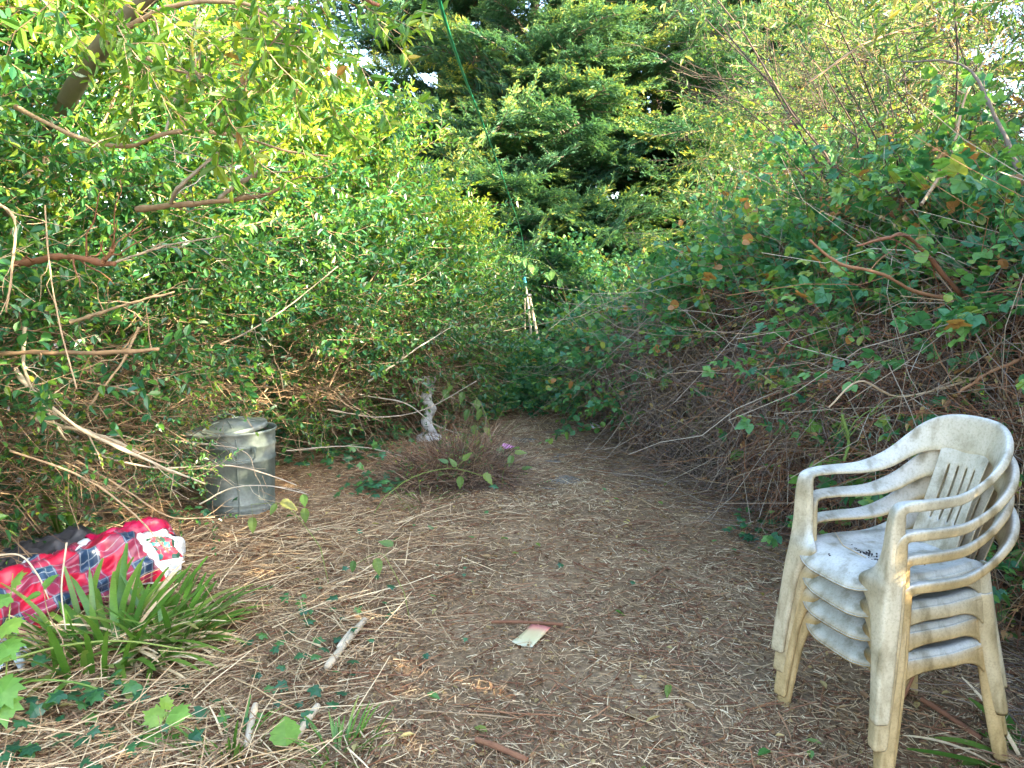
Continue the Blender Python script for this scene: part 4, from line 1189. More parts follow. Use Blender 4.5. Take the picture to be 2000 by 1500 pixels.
M_stone = stone_mat("pale_stone", [(.28, (.20, .18, .16)), (.42, (.42, .40, .38)), (.62, (.58, .57, .56))])
pp = at(838, 860, 7.1)
ped = thing("stone_pedestal", "pale stone pedestal with a twisted stem and no bowl, among the twigs", "pedestal", (pp[0], 7.1, float(gz(pp[0], 7.1))))
n = 40; zs = np.linspace(.07, .50, 46)
V = []
for z in zs:
    ph = -(z - .07) / .43 * 2 * math.pi * 1.9
    for k in range(n):
        a = k * 2 * math.pi / n
        rr = .050 + .013 * math.cos(a - ph) + .004 * math.cos(2 * (a - ph))
        ox, oy = .008 * math.cos(ph), .008 * math.sin(ph)
        V.append((ox + rr * math.cos(a), oy + rr * math.sin(a), z))
g = Geo(); g.add(np.array(V), np.array([(i * n + j, i * n + (j + 1) % n, (i + 1) * n + (j + 1) % n, (i + 1) * n + j) for i in range(45) for j in range(n)]))
link("twisted_stem", g.mesh("twisted_stem", [M_stone], True), ped)
V, F = lathe([(0, .496), (.048, .498), (.050, .515), (.056, .53), (.062, .545), (.073, .560), (.076, .566), (.076, .590), (.072, .597), (.04, .599), (0, .596)], 40)
g = Geo(); g.add(V, F); link("cap", g.mesh("cap", [M_stone], True), ped)
V, F = lathe([(.12, -.02), (.12, .035), (.11, .045), (.085, .05), (.075, .066), (.06, .072), (0, .072)], 40)
g = Geo(); g.add(V, F); link("base", g.mesh("base", [M_stone], True), ped)

# ------------------------------------------------------------------ propped poles, washing line
t_ = at(1026, 548, 10.0)
M_pole = wood_mat("weathered_pole", [(0, (.34, .24, .13)), (.5, (.55, .42, .26)), (1, (.70, .60, .45))], scale=20, bump=.3)
def simple_mat(name, col, rough=.5, metal=0.0):
    m, nt, N, K, out = new_mat(name)
    p = N.new("ShaderNodeBsdfPrincipled"); p.inputs["Base Color"].default_value = (*col, 1); p.inputs["Roughness"].default_value = rough; p.inputs["Metallic"].default_value = metal
    tc = N.new("ShaderNodeTexCoord"); nz = N.new("ShaderNodeTexNoise"); nz.inputs["Scale"].default_value = 35; nz.inputs["Detail"].default_value = 4
    K.new(tc.outputs["Object"], nz.inputs["Vector"])
    mr = N.new("ShaderNodeMapRange"); mr.inputs["To Min"].default_value = .65; mr.inputs["To Max"].default_value = 1.3; K.new(nz.outputs["Fac"], mr.inputs["Value"])
    hv = N.new("ShaderNodeHueSaturation"); hv.inputs["Color"].default_value = (*col, 1); K.new(mr.outputs[0], hv.inputs["Value"]); K.new(hv.outputs[0], p.inputs["Base Color"])
    K.new(p.outputs[0], out.inputs["Surface"])
    return m
M_teal = simple_mat("teal_plastic", (.03, .30, .34)); M_dark = simple_mat("dark_band", (.03, .03, .04)); M_green = simple_mat("green_line", (.015, .30, .14), .4)
def pole(label, pts, r0, r1, cap=None, mat=None, cat="pole", name="wooden_pole"):
    P = smooth_path(pts, 10)
    t = thing(name, label, cat, P[-1])
    g = Geo(); tubes(g, P[None], np.linspace(r0, r1, 10)[None], 9, 0, .6); world_part(t, "shaft", g, [mat or M_pole], True)
    if cap:
        g = Geo(); d = unit(P[0] - P[1]); tubes(g, np.array([P[0] - d * .005, P[0] + d * .05, P[0] + d * .10])[None], r0 * 1.5, 9, 0, .5); world_part(t, "end_cap", g, [cap], True)
    return t
pole("slim wooden pole with a teal end cap, tallest of the propped poles", [at(1026, 556, 9.75), at(1031, 590, 9.75), at(1038, 660, 9.8), at(1044, 730, 9.85)], .013, .016, M_teal)
tall = pole("pale weathered clothes prop leaning behind the teal capped pole", [at(1034, 580, 9.6), at(1044, 630, 9.6), at(1052, 670, 9.6), at(1058, 740, 9.6)], .019, .017)
pole("thin grey stick standing left of the propped poles", [at(1025, 580, 9.7), at(1025, 640, 9.7), at(1024, 720, 9.7)], .009, .010, None, M_greystem)
g = Geo(); tubes(g, np.array([at(1023, 579, 9.58), at(1030, 577, 9.56), at(1037, 576, 9.58)])[None], .018, 8, 0, .5)
world_part(tall, "dark_band", g, [M_dark], True)
t = thing("washing_line", "long green washing line sagging from overhead to the far trees", "washing line", at(858, -20, 1.3))
g = Geo()
P = smooth_path([at(838, -130, 1.15), at(858, 0, 1.32), at(905, 145, 1.9), at(948, 255, 2.9), at(990, 370, 4.8), at(1018, 455, 8.0), at(1024, 500, 10.8), at(1030, 520, 13.0)], 60)
tubes(g, P[None], np.linspace(.0030, .0040, 60)[None], 8, 0, .5)
world_part(t, "cord", g, [M_green], True)
g = Geo(); q = P[-1]; tubes(g, np.array([q, q + [0, .1, .02], q + [.02, .2, -.03], q + [-.01, .25, .03]])[None], .008, 6, 0, .5); world_part(t, "knot", g, [M_green], True)

# ------------------------------------------------------------------ tartan bag
def uv_mesh(g_v, F, UV, name, mat, smooth=True):
    g = Geo(); g.add(g_v, F); me = g.mesh(name, [mat], smooth)
    ul = me.uv_layers.new(name="UVMap")
    li = np.zeros(len(me.loops), int); me.loops.foreach_get("vertex_index", li)
    ul.data.foreach_set("uv", UV[li].ravel())
    return me
def mth(N, K, op, a, b=None, c=None):
    m = N.new("ShaderNodeMath"); m.operation = op
    for k, v in enumerate((a, b, c)):
        if v is None: continue
        if isinstance(v, (int, float)): m.inputs[k].default_value = v
        else: K.new(v, m.inputs[k])
    return m.outputs[0]
def tartan_mat():
    m, nt, N, K, out = new_mat("tartan_print")
    uv = N.new("ShaderNodeUVMap"); uv.uv_map = "UVMap"
    sp = N.new("ShaderNodeSeparateXYZ"); K.new(uv.outputs[0], sp.inputs[0])
    def bands(s):
        f = mth(N, K, 'FRACT', s)
        wide = mth(N, K, 'COMPARE', f, .5, .22)
        thin = mth(N, K, 'MAXIMUM', mth(N, K, 'COMPARE', f, .31, .014), mth(N, K, 'MAXIMUM', mth(N, K, 'COMPARE', f, .69, .014), mth(N, K, 'COMPARE', f, .5, .010)))
        return wide, thin
    wu, tu = bands(sp.outputs[0]); wv, tv = bands(sp.outputs[1])
    both = mth(N, K, 'MULTIPLY', wu, wv); one = mth(N, K, 'MAXIMUM', wu, wv)
    def mix(f, a, b):
        x = N.new("ShaderNodeMix"); x.data_type = 'RGBA'; K.new(f, x.inputs["Factor"])
        for nm, v in (("A", a), ("B", b)):
            if isinstance(v, tuple): x.inputs[nm].default_value = (*v, 1)
            else: K.new(v, x.inputs[nm])
        return x.outputs["Result"]
    wv_f = N.new("ShaderNodeTexWave"); wv_f.inputs["Scale"].default_value = 55; K.new(uv.outputs[0], wv_f.inputs["Vector"])
    c = mix(one, (.46, .010, .042), (.27, .028, .068))
    c = mix(both, c, (.014, .040, .090))
    lines = mth(N, K, 'MULTIPLY', mth(N, K, 'MAXIMUM', tu, tv), .35)
    c = mix(lines, c, (.42, .46, .50))
    p = N.new("ShaderNodeBsdfPrincipled"); p.inputs["Roughness"].default_value = .34; K.new(c, p.inputs["Base Color"])
    K.new(p.outputs[0], out.inputs["Surface"])
    return m
M_tartan = tartan_mat()
M_red = simple_mat("red_film", (.46, .006, .060), .33); M_whitefilm = simple_mat("white_film", (.70, .72, .74), .4)
def print_mat():
    m, nt, N, K, out = new_mat("flower_print")
    tc = N.new("ShaderNodeTexCoord"); v = N.new("ShaderNodeTexVoronoi"); v.inputs["Scale"].default_value = 38; K.new(tc.outputs["Object"], v.inputs["Vector"])
    c = ramp(nt, [(0, (.45, .03, .06)), (.35, (.30, .02, .05)), (.36, (.02, .07, .05)), (.6, (.015, .03, .05)), (.61, (.05, .22, .20)), (.8, (.5, .05, .08))])
    c.color_ramp.interpolation = 'CONSTANT'
    sx = N.new("ShaderNodeSeparateColor"); K.new(v.outputs["Color"], sx.inputs[0]); K.new(sx.outputs[0], c.inputs[0])
    p = N.new("ShaderNodeBsdfPrincipled"); p.inputs["Roughness"].default_value = .38; K.new(c.outputs[0], p.inputs["Base Color"]); K.new(p.outputs[0], out.inputs["Surface"])
    return m
M_print = print_mat()
from mathutils import noise as mnoise
BL, BR = np.array([-2.44, 2.62]), np.array([-1.72, 3.84])
BA = BR - BL; BLEN = np.linalg.norm(BA); BA = BA / BLEN; BP = np.array([BA[1], -BA[0]])   # BP points to the camera side
def bag_pt(a, b, off=0.0, amp=1.0):
    """a along, b from front foot (0) over the ridge (.5) to the back foot (1)"""
    end = math.sqrt(max(0.0, 1 - abs(2 * a - 1) ** 5))
    w = (.215 + .03 * math.sin(5 * a)) * (.35 + .65 * end)
    h = (.150 + .105 * a + .025 * math.sin(8 * a + 1)) * (.15 + .85 * end)
    th = min(max(b, .005), .995) * math.pi
    c, s = math.cos(th), max(0.0, math.sin(th))
    q = BL + BA * (a * BLEN) + BP * (c * w * (1 if c > 0 else .8))
    z = .02 + h * s ** .8
    n = np.array([BP[0] * c, BP[1] * c, s])
    P = Vector((a * 5.2, b * 4.2, 3.7))
    cr = .035 - abs(mnoise.noise(P)) * .135 - abs(mnoise.noise(P * 1.9 + Vector((9, 2, 1)))) * .080 - abs(mnoise.noise(P * 4.1 + Vector((2, 5, 1)))) * .034
    d = off + amp * cr
    return np.array([q[0] + n[0] * d, q[1] + n[1] * d, max(z + n[2] * d, .004) + float(gz(q[0], q[1]))])
def bag_patch(name, a0, a1, b0, b1, off, na, nb, mat, su, sv, edge=0.0, root=None, thick=0.0):
    V, UV = [], []
    for i in range(na):
        for j in range(nb):
            a = a0 + (a1 - a0) * i / (na - 1); fb = j / (nb - 1)
            b = b0 + (b1 - b0) * fb
            if edge: a += edge * math.sin(7 * b + 3) * (i / (na - 1)); b += edge * .4 * math.sin(11 * a)
            e = 1 - max(0, 1 - min(i, na - 1 - i, j, nb - 1 - j) / 2.0)
            V.append(bag_pt(min(max(a, 0), 1), b, off * (.25 + .75 * e))); UV.append((a * su, b * sv))
    me = uv_mesh(np.array(V), grid_faces(na, nb), np.array(UV), name, mat)
    me.transform(Matrix.Translation(-root.location))
    return link(name, me, root)
bag = thing("tartan_bag", "crumpled red tartan bag with a white end and plain red fold, lying in the grass", "bag", (-2.0, 3.24, 0))
bag_patch("white_lining", 0, 1, 0, 1, 0, 80, 40, M_whitefilm, 1, 1, 0, bag)
bag_patch("tartan_panel", .0, .84, .0, .56, .016, 90, 38, M_tartan, 7.2, 4.4, .05, bag)
bag_patch("red_fold", .70, .985, .40, .72, .026, 44, 24, M_red, 1, 1, .06, bag)
bag_patch("flower_print", .84, .955, .10, .34, .005, 18, 16, M_print, 1, 1, .04, bag)
bag_patch("tartan_trim", .93, .99, .36, .60, .032, 14, 20, M_tartan, 14, 9, 0, bag)
bag_patch("tartan_patch", .60, .665, .64, .74, .005, 10, 10, M_tartan, 13, 9, 0, bag)
# dark grey sheet behind it, pale wrapper in front
def crumple_sheet(name, label, cat, c, lx, ly, h, mat, seed, rz):
    V = []
    for i in range(26):
        for j in range(22):
            u, v = i / 25 - .5, j / 21 - .5
            P = Vector((u * 4 + seed, v * 4, seed * 1.7))
            z = h * (1 - 2.2 * (u * u + v * v)) + abs(mnoise.noise(P)) * .10 + mnoise.noise(P * 2.7) * .03
            V.append((u * lx + .03 * mnoise.noise(P * 1.5 + Vector((5, 0, 0))), v * ly + .03 * mnoise.noise(P * 1.5 + Vector((0, 7, 0))), max(z, .006)))
    t = thing(name, label, cat, (c[0], c[1], float(gz(c[0], c[1]))), None, rz)
    me = shell("sheet", np.array(V), grid_faces(26, 22), .002, 0, mat=mat)
    link("sheet", me, t)
    return t
crumple_sheet("grey_sheet", "dark grey crumpled plastic sheet behind the tartan bag", "plastic sheet", (-2.32, 3.72), .5, .34, .13, simple_mat("dark_grey_film", (.055, .052, .058), .5), 2, R(40))
crumple_sheet("wrapper", "pale crumpled wrapper at the left edge under the grass blades", "wrapper", (-1.98, 2.78), .26, .3, .03, simple_mat("pale_film", (.52, .60, .66), .35), 6, R(20))

# ------------------------------------------------------------------ litter on the ground
r = np.random.default_rng(21)
def litter_xy(n, near=2.0, far=9.5):
    out = []
    while sum(len(o) for o in out) < n:
        y = near + (far - near) * r.random(n) ** 1.5
        x = r.uniform(-3.2, 2.6, n)
        lo = np.interp(y, HB[:, 1], HB[:, 0]) - .2; hi = np.interp(-y, -BB[:, 1], BB[:, 0]) + .3
        k = (x > lo) & (x < hi)
        out.append(np.stack([x[k], y[k]], -1))
    return np.concatenate(out)[:n]
def density(xy):
    """patchiness: bare trodden soil down the middle, deep straw to the left"""
    x, y = xy[:, 0], xy[:, 1]
    path = np.exp(-((x - (.14 + .03 * y)) / .42) ** 2) * np.clip((y - 1.5) / 4, .15, .8)
    pat = .5 + .5 * np.sin(2.3 * x + 1.1 * y + 1.5 * np.sin(1.7 * y)) * np.sin(1.9 * y - .7 * x)
    return np.clip(.72 + .28 * pat - .25 * path, .6, 1)
def straw(n, lmin, lmax, wmin, wmax, mat, name, label, tmu, lift=.010, sides=0, tilt=.10, near=2.0, far=9.5, region=None, cat=None):
    xy = litter_xy(int(n * 1.8), near, far)
    if region is not None: xy = xy[region(xy)]
    xy = xy[r.random(len(xy)) < density(xy)][:n]
    m = len(xy)
    z = gz(xy[:, 0], xy[:, 1]) + r.random(m) * lift
    a = r.uniform(0, 6.28, m)
    D = np.stack([np.cos(a), np.sin(a), r.normal(0, tilt, m)], -1)
    L = lmin + (lmax - lmin) * r.random(m) ** 2
    g = Geo()
    tt = np.clip(r.normal(tmu, .24, m), 0, 1)
    P = curves(np.column_stack([xy, z]), D, L, 4, np.stack([r.normal(0, .12, m), r.normal(0, .12, m), np.zeros(m)], -1), .05, r)
    gg = gz(P[:, :, 0], P[:, :, 1])
    P[:, :, 2] = np.maximum(P[:, :, 2], gg + .002)
    P[:, :, 2] = np.minimum(P[:, :, 2], gg + lift * 3 + .03)
    w = r.uniform(wmin, wmax, m)
    if sides: tubes(g, P, w[:, None] * np.linspace(1, .6, 4)[None], sides, 0, tt)
    else:
        Nn = np.stack([r.normal(0, .45, m), r.normal(0, .45, m), np.ones(m)], -1)
        ribbons(g, P, Nn, w[:, None] * np.array([[.7, 1, 1, .5]]), 0, tt)
    o = link(name, g.mesh(name, [mat]))
    return tag(o, label, cat, None, "stuff")
straw(85000, .010, .055, .0009, .0022, M_straw, "fine_straw", "fine dry chaff and shredded stems covering the clearing floor", .52, cat="straw", tilt=.2)
straw(15000, .04, .14, .0009, .0019, M_straw, "cut_straw", "longer cut dry stems strewn over the clearing floor", .62, .022, 3, .12, cat="straw")
straw(6000, .02, .10, .0012, .0026, M_straw, "pale_chaff", "pale dry chaff on the worn far part of the path", .85, .012, 0, .2, 4.8, 9.2, lambda q: np.abs(q[:, 0] - .28) < .45, cat="straw")
straw(9500, .03, .17, .0012, .0030, M_redtwig, "brown_twigs", "short red-brown twigs mixed through the straw", .62, .02, 3, .10, cat="twigs")
straw(5200, .08, .42, .0014, .0030, M_straw, "long_straw", "deep loose straw along the left foreground", .66, .07, 3, .18, 1.9, 4.6, lambda q: q[:, 0] < -.35 - .45 * r.random(len(q)) + .1 * (q[:, 1] - 2), cat="straw")
straw(2600, .15, .50, .0014, .0030, M_deadstem, "grey_stems", "fallen grey bramble stems along the foot of the bank", .5, .05, 3, .2, 2.2, 8.5, lambda q: q[:, 0] > np.interp(-q[:, 1], -BB[:, 1], BB[:, 0]) - .5, cat="stems")
# chips and leaf fragments
g = Geo()
xy = litter_xy(9000); m = len(xy)
leaves(g, T_privet, np.column_stack([xy, gz(xy[:, 0], xy[:, 1]) + .004 + .012 * r.random(m)]), np.stack([r.normal(0, 1, m), r.normal(0, 1, m), r.normal(0, .2, m)], -1),
       np.stack([r.normal(0, .4, m), r.normal(0, .4, m), np.ones(m)], -1), r.uniform(.012, .035, m), r.uniform(.006, .016, m), r.random(m), 0)
tag(link("leaf_fragments", g.mesh("leaf_fragments", [M_deadleaf])), "small dead leaf fragments and chips scattered in the straw", "leaf litter", None, "stuff")

# sticks one can tell apart
MARKS = [((.06, 3.15), "near the printed card"), ((-.44, 5.2), "by the heap of cut brambles"), ((-1.75, 4.9), "in front of the dustbin"), ((1.0, 2.3), "under or beside the chair stack"),
         ((-1.45, 3.0), "by the sword-leaved tussock"), ((1.3, 4.6), "along the foot of the bramble bank"), ((-.3, 2.2), "at the bottom edge of the clearing"), ((.3, 6.3), "on the far end of the path"), ((-.5, 4.0), "in the open middle of the clearing")]
def beside(x, y): return min(MARKS, key=lambda m_: (m_[0][0] - x) ** 2 + ((m_[0][1] - y) * .8) ** 2)[1]
def stick_mesh(seed, mat, L=1.0, rad=.008, bendy=.06, sides=6):
    q = np.random.default_rng(seed); g = Geo()
    P = curves([[0, -.5 * L, 0]], [0, 1, 0], L, 7, (q.normal(0, bendy), 0, 0), bendy * .4, q); P[:, :, 2] = np.abs(P[:, :, 2]) * .3
    tubes(g, P, (rad * np.linspace(1, .7, 7) * q.uniform(.85, 1.15, 7))[None], sides, 0, .6)
    return g.mesh("stick", [mat], True)
RED_ST = [stick_mesh(500 + k, M_redtwig, 1, .011, .06) for k in range(5)]
BRN_ST = [stick_mesh(510 + k, M_twig, 1, .010, .09) for k in range(5)]
def lay(me, name, x, y, a, s, label, cat, group, dz=.018, thick=1.0):
    o = link(name, me)
    o.location = (x, y, float(gz(x, y)) + dz); o.rotation_euler = (r.normal(0, .03), r.normal(0, .05), a); o.scale = (s * thick, s, s * thick)
    return tag(o, label, cat, group)
for k in range(64):
    q = litter_xy(1, 2.1, 6.5)[0]
    if q[0] < -1.3: q[0] += 1.0
    red = k % 2 == 0
    s = r.uniform(.14, .42)
    lay((RED_ST if red else BRN_ST)[k % 5], "stick", q[0], q[1], r.uniform(0, 6.28), s,
        ("short red-brown stick lying in the straw " if red else "short dull brown twig lying in the straw ") + beside(*q), "stick",
        "red-brown sticks on the clearing floor" if red else "dull brown twigs on the clearing floor", .016, .35 / s * .9)
def log_piece(label, p0, p1, rad, mat=M_palewood, name="split_stick", flat=.7):
    a, b = np.array(p0), np.array(p1)
    g = Geo(); P = smooth_path([a, a * .6 + b * .4 + [0, 0, .004], b], 9)
    tubes(g, P[None], rad * (1 + .08 * rng.normal(0, 1, (1, 9))), 7, 0, .45)
    me = g.mesh(name, [mat], True)
    return tag(link(name, me), label, "stick")
def G(px, py, dz=.02):
    p = on_ground(px, py); return np.array([p[0], p[1], float(gz(p[0], p[1])) + dz])
log_piece("long pale split branch lying at a slant in the left foreground straw", G(712, 1222, .03), G(640, 1330, .03), .014)
log_piece("thinner pale branch lying beside the long split one", G(690, 1240, .03), G(662, 1290, .05), .009)
log_piece("stubby pale stick end at the bottom between the large leaf and the straw", G(622, 1410, .05), G(575, 1465, .02), .013)
log_piece("upright pale split stick in the bottom left straw", G(500, 1402, .05), G(482, 1475, .02), .011)
log_piece("peeled orange-red stick at the bottom edge of the clearing", G(930, 1468, .02), G(1030, 1510, .02), .010, M_redtwig)
log_piece("orange split twig pair just above the printed card", G(960, 1222, .02), G(1100, 1238, .02), .007, M_redtwig)
log_piece("fresh orange cut branch lying behind the front chair leg", G(1800, 1378, .03), G(1915, 1450, .02), .010, M_redtwig)
log_piece("thin dark twig propped through the chair legs", at(1812, 1262, 2.5), G(1735, 1420, .0), .005, M_redtwig)
# printed card
m, nt, N, K, out = new_mat("card_print")
tc = N.new("ShaderNodeTexCoord"); sp = N.new("ShaderNodeSeparateXYZ"); K.new(tc.outputs["Generated"], sp.inputs[0])
c = ramp(nt, [(0, (.50, .47, .33)), (.35, (.54, .46, .25)), (.68, (.54, .40, .22)), (.86, (.56, .22, .16)), (1, (.54, .16, .15))]); K.new(sp.outputs["Y"], c.inputs[0])
p = N.new("ShaderNodeBsdfPrincipled"); p.inputs["Roughness"].default_value = .45; K.new(c.outputs[0], p.inputs["Base Color"]); K.new(p.outputs[0], out.inputs["Surface"])
q = G(1038, 1263, .020)
V = np.array([(x * .045 + .006 * y, y * .075, .006 * math.sin(2 * x + 1.5 * y) + .010 * max(0, y) * max(0, x)) for x in np.linspace(-1, 1, 7) for y in np.linspace(-1, 1, 9)])
me = shell("card", V, grid_faces(7, 9), .0012, 0, mat=m)
o = link("printed_card", me); o.location = q; o.rotation_euler = (R(7), R(3), R(-27)); tag(o, "cream card with a red edge lying in the middle of the clearing", "card")
# pink and white scraps
for px, py, mt, lab, nm, s in [(992, 884, simple_mat("pink_film", (.62, .22, .42), .4), "pink scrap of plastic beside the heap of cut brambles", "pink_scrap", .06),
                               (1163, 842, M_whitefilm, "white scrap of paper at the foot of the bramble bank", "white_scrap", .07)]:
    p = on_ground(px, py)
    V = np.array([(u * s, v * s * .8, abs(.5 * s * math.sin(3 * u + 2 * v)) + .25 * s * (1 - u * u)) for u in np.linspace(-1, 1, 8) for v in np.linspace(-1, 1, 8)])
    o = link(nm, shell(nm, V, grid_faces(8, 8), .001, 1, mat=mt)); o.location = (p[0], p[1], float(gz(p[0], p[1])) + .02); o.rotation_euler = (.2, .1, 1.0); tag(o, lab, "scrap")
# half-buried flat stones on the worn path
M_slab = stone_mat("path_stone", [(.3, (.10, .08, .062)), (.55, (.17, .145, .115)), (.75, (.25, .22, .18))], 9)
for (px, py, sx, sy, lab) in [(1085, 935, .20, .30, "flat grey paving stone sunk in the path, nearest of the three"), (1095, 885, .26, .30, "flat pale paving stone sunk in the path beside the pink scrap"), (1040, 855, .22, .26, "flat paving stone sunk in straw where the path ends")]:
    p = on_ground(px, py)
    ring = [(sx * math.cos(a) * r.uniform(.8, 1.1), sy * math.sin(a) * r.uniform(.8, 1.1)) for a in np.linspace(0, 2 * math.pi, 15)[:-1]]
    V = [(0, 0, .022)] + [(x * .9, y * .9, .020 + .004 * r.random()) for x, y in ring] + [(x, y, .008) for x, y in ring] + [(x, y, -.05) for x, y in ring]
    n = 14; g = Geo()
    g.add(np.array(V), np.array([(0, 1 + k, 1 + (k + 1) % n) for k in range(n)]))
    g2 = [(1 + o_ * n + k, 1 + (o_ + 1) * n + k, 1 + (o_ + 1) * n + (k + 1) % n, 1 + o_ * n + (k + 1) % n) for o_ in (0, 1) for k in range(n)]
    g.f[4].append(np.array(g2)); g.m[4].append(np.zeros(len(g2), int))
    o = link("paving_stone", g.mesh("paving_stone", [M_slab])); o.location = (p[0], p[1], float(gz(p[0], p[1])) - .019); tag(o, lab, "paving stone", "sunken path stones")

# fallen leaves
def leaf_mesh(name, mat, tpl, L, W, tint):
    g = Geo(); leaves(g, tpl, np.zeros((1, 3)), np.array([[0, 1.0, 0]]), np.array([[0, 0, 1.0]]), L, W, np.array([tint]), 0); return g.mesh(name, [mat])
FALL = [(leaf_mesh("fallen_leaf", M_shrubleaf, T_privet, .055, .024, .93), "small yellow fallen leaf on the straw", "yellow fallen leaves"),
        (leaf_mesh("fallen_leaf", M_deadleaf, T_oval, .05, .035, .62), "curled tan fallen leaf on the straw", "tan fallen leaves"),
        (leaf_mesh("fallen_leaf", M_privet, T_privet, .055, .028, .6), "small green fallen leaf on the straw", "green fallen leaves"),
        (leaf_mesh("fallen_leaf", M_deadleaf, T_privet, .05, .02, .98), "pale buff fallen leaf on the straw", "buff fallen leaves")]
for k in range(120):
    q = litter_xy(1, 2.1, 6.5)[0]
    me, lab, grp = FALL[(0, 1, 2, 3, 3, 1, 0, 3)[k % 8]]
    o = link("fallen_leaf", me); o.location = (q[0], q[1], float(gz(*q)) + .02); o.rotation_euler = (r.normal(0, .25), r.normal(0, .25), r.uniform(0, 6.28)); s = r.uniform(.6, 1.2); o.scale = (s, s, s)
    tag(o, lab + " " + beside(*q), "leaf", grp)
o = link("large_leaf", leaf_mesh("large_leaf", M_seedling, T_serr, .115, .11, .85)); o.location = G(560, 1492, .05); o.rotation_euler = (R(28), R(-6), R(15))
tag(o, "large round yellow-green leaf at the bottom edge in the straw", "leaf")

# ------------------------------------------------------------------ ivy patches
IVY = [leaf_mesh("leaf", M_ivy, T_ivy, .055, .055, v) for v in (.1, .35, .6, .9)]
def ivy(label, pts, n, size=1.0, spread=.22, rise=.05):
    c = on_ground(*pts[0])
    t = thing("ivy_patch", label, "ivy", (c[0], c[1], float(gz(c[0], c[1]))), "ivy patches on the clearing floor")
    g = Geo()
    ctr = np.array([on_ground(*p) for p in pts])
    m = max(5, n // 10)
    q = ctr[r.integers(len(ctr), size=m)] + r.normal(0, spread * .6, (m, 3)) * [1, 1, 0]
    q[:, 2] = gz(q[:, 0], q[:, 1]) + .012
    P = curves(q, r.normal(0, 1, (m, 3)) * [1, 1, 0], r.uniform(.15, .4, m), 6, (0, 0, 0), .1, r); P[:, :, 2] = gz(P[:, :, 0], P[:, :, 1]) + .012
    tubes(g, P, np.full((m, 6), .0022), 4, 0, .4); world_part(t, "vine", g, [M_twig], True)
    for k in range(n):
        p = ctr[r.integers(len(ctr))] + r.normal(0, spread, 3)
        p[2] = float(gz(p[0], p[1])) + .025 + abs(r.normal(0, rise))
        place(t, IVY[r.integers(4)], "leaf", p, (r.normal(0, 1), r.normal(-.3, 1), r.normal(-.1, .25)), (r.normal(0, .35), r.normal(-.25, .35), 1), size * r.uniform(.6, 1.25))
ivy("dark ivy carpet between the dustbin and the heap of cut brambles", [(600, 900), (650, 910), (700, 905), (760, 895), (640, 880), (720, 880)], 190, 1.15, .20, .06)
ivy("ivy sprig on bare earth just left of the heap of cut brambles", [(725, 955), (745, 960), (705, 975)], 55, 1.0, .11)
ivy("ivy growing up behind the stone pedestal", [(800, 850), (860, 845), (760, 865), (900, 840)], 120, 1.2, .2, .16)
ivy("ivy trailing under the tangled twigs behind the tartan bag", [(120, 1060), (200, 1040), (260, 1010), (60, 1080), (330, 1000)], 130, 1.1, .22, .08)
ivy("ivy at the bottom left corner under the straw", [(60, 1400), (100, 1470), (20, 1440), (200, 1400), (230, 1470)], 80, .95, .14, .05)
ivy("ivy among the straw right of the sword-leaved tussock", [(560, 1350), (620, 1270), (650, 1220), (520, 1420), (600, 1180)], 60, .8, .16, .03)
ivy("ivy at the foot of the bank left of the chairs", [(1490, 1040), (1470, 1060), (1500, 1020)], 60, .9, .09, .06)
ivy("ivy growing in the shade beneath and behind the chairs", [(1820, 1200), (1880, 1180), (1850, 1260), (1940, 1170), (1980, 1130)], 110, .9, .15, .12)
ivy("sparse ivy leaves across the middle of the clearing", [(800, 1080), (950, 1150), (830, 1180), (1090, 1080), (900, 1000), (760, 1160)], 22, .6, .3, .01)

# ------------------------------------------------------------------ sword-leaved tussock and grasses
def blade_mesh(seed, mat, L=1.0, w=.028, arch=.5, tint=.5, cut=True, m=8):
    q = np.random.default_rng(seed); g = Geo()
    t = np.linspace(0, 1, m)
    P = np.stack([q.normal(0, .03) * t, t - .18 * arch * t ** 2, 0 - arch * .55 * t ** 2], -1)      # grows along +y, droops to -z
    w_ = w * np.array([.8, 1, 1.0, .98, .9, .8, .62, .30 if cut else .03])
    c = np.stack([P - np.array([1, 0, 0]) * w_[:, None], P - np.array([0, 0, 1]) * (w_ * .35)[:, None], P + np.array([1, 0, 0]) * w_[:, None]], 1)
    g.add(c.reshape(-1, 3), grid_faces(m, 3), 0, np.repeat(np.clip(tint + .3 * t, 0, 1), 3))
    return g.mesh("blade", [mat], True)
GREEN_B = [blade_mesh(600 + k, M_blade, 1, .024, .2 + .22 * k, .15 + .1 * k, k % 2 == 0) for k in range(5)]
DRY_B = [blade_mesh(620 + k, M_straw, 1, .016, .5 + .2 * k, .6, True) for k in range(3)]
def tussock(name, label, px, py, n, ndry, L, rad, cat="plant", el=(25, 80), lean=(0, 0), thin=1.0):
    c = on_ground(px, py); c[2] = float(gz(c[0], c[1]))
    t = thing(name, label, cat, c)
    for k in range(n + ndry):
        a = r.uniform(0, 6.28); e = R(r.uniform(*el) if k < n else r.uniform(3, 50))
        o_ = np.array([math.cos(a), math.sin(a), 0]) * rad * r.random() ** .6
        d = np.array([math.cos(a) * math.cos(e) + lean[0], math.sin(a) * math.cos(e) + lean[1], math.sin(e)])
        s = L * r.uniform(.45, 1.1)
        me = GREEN_B[r.integers(5)] if k < n else DRY_B[r.integers(3)]
        o = place(t, me, "blade" if k < n else "dry_blade", c + o_, d, (0, 0, 1), s)
        o.matrix_basis = o.matrix_basis @ Matrix.Diagonal((thin * .62 / s * r.uniform(.7, 1.2), 1, 1, 1))
    return t
tussock("sword_leaf_plant", "big cropped tussock of sword-shaped green leaves in front of the tartan bag", 235, 1270, 130, 110, .34, .28, el=(30, 82), lean=(.14, 0))
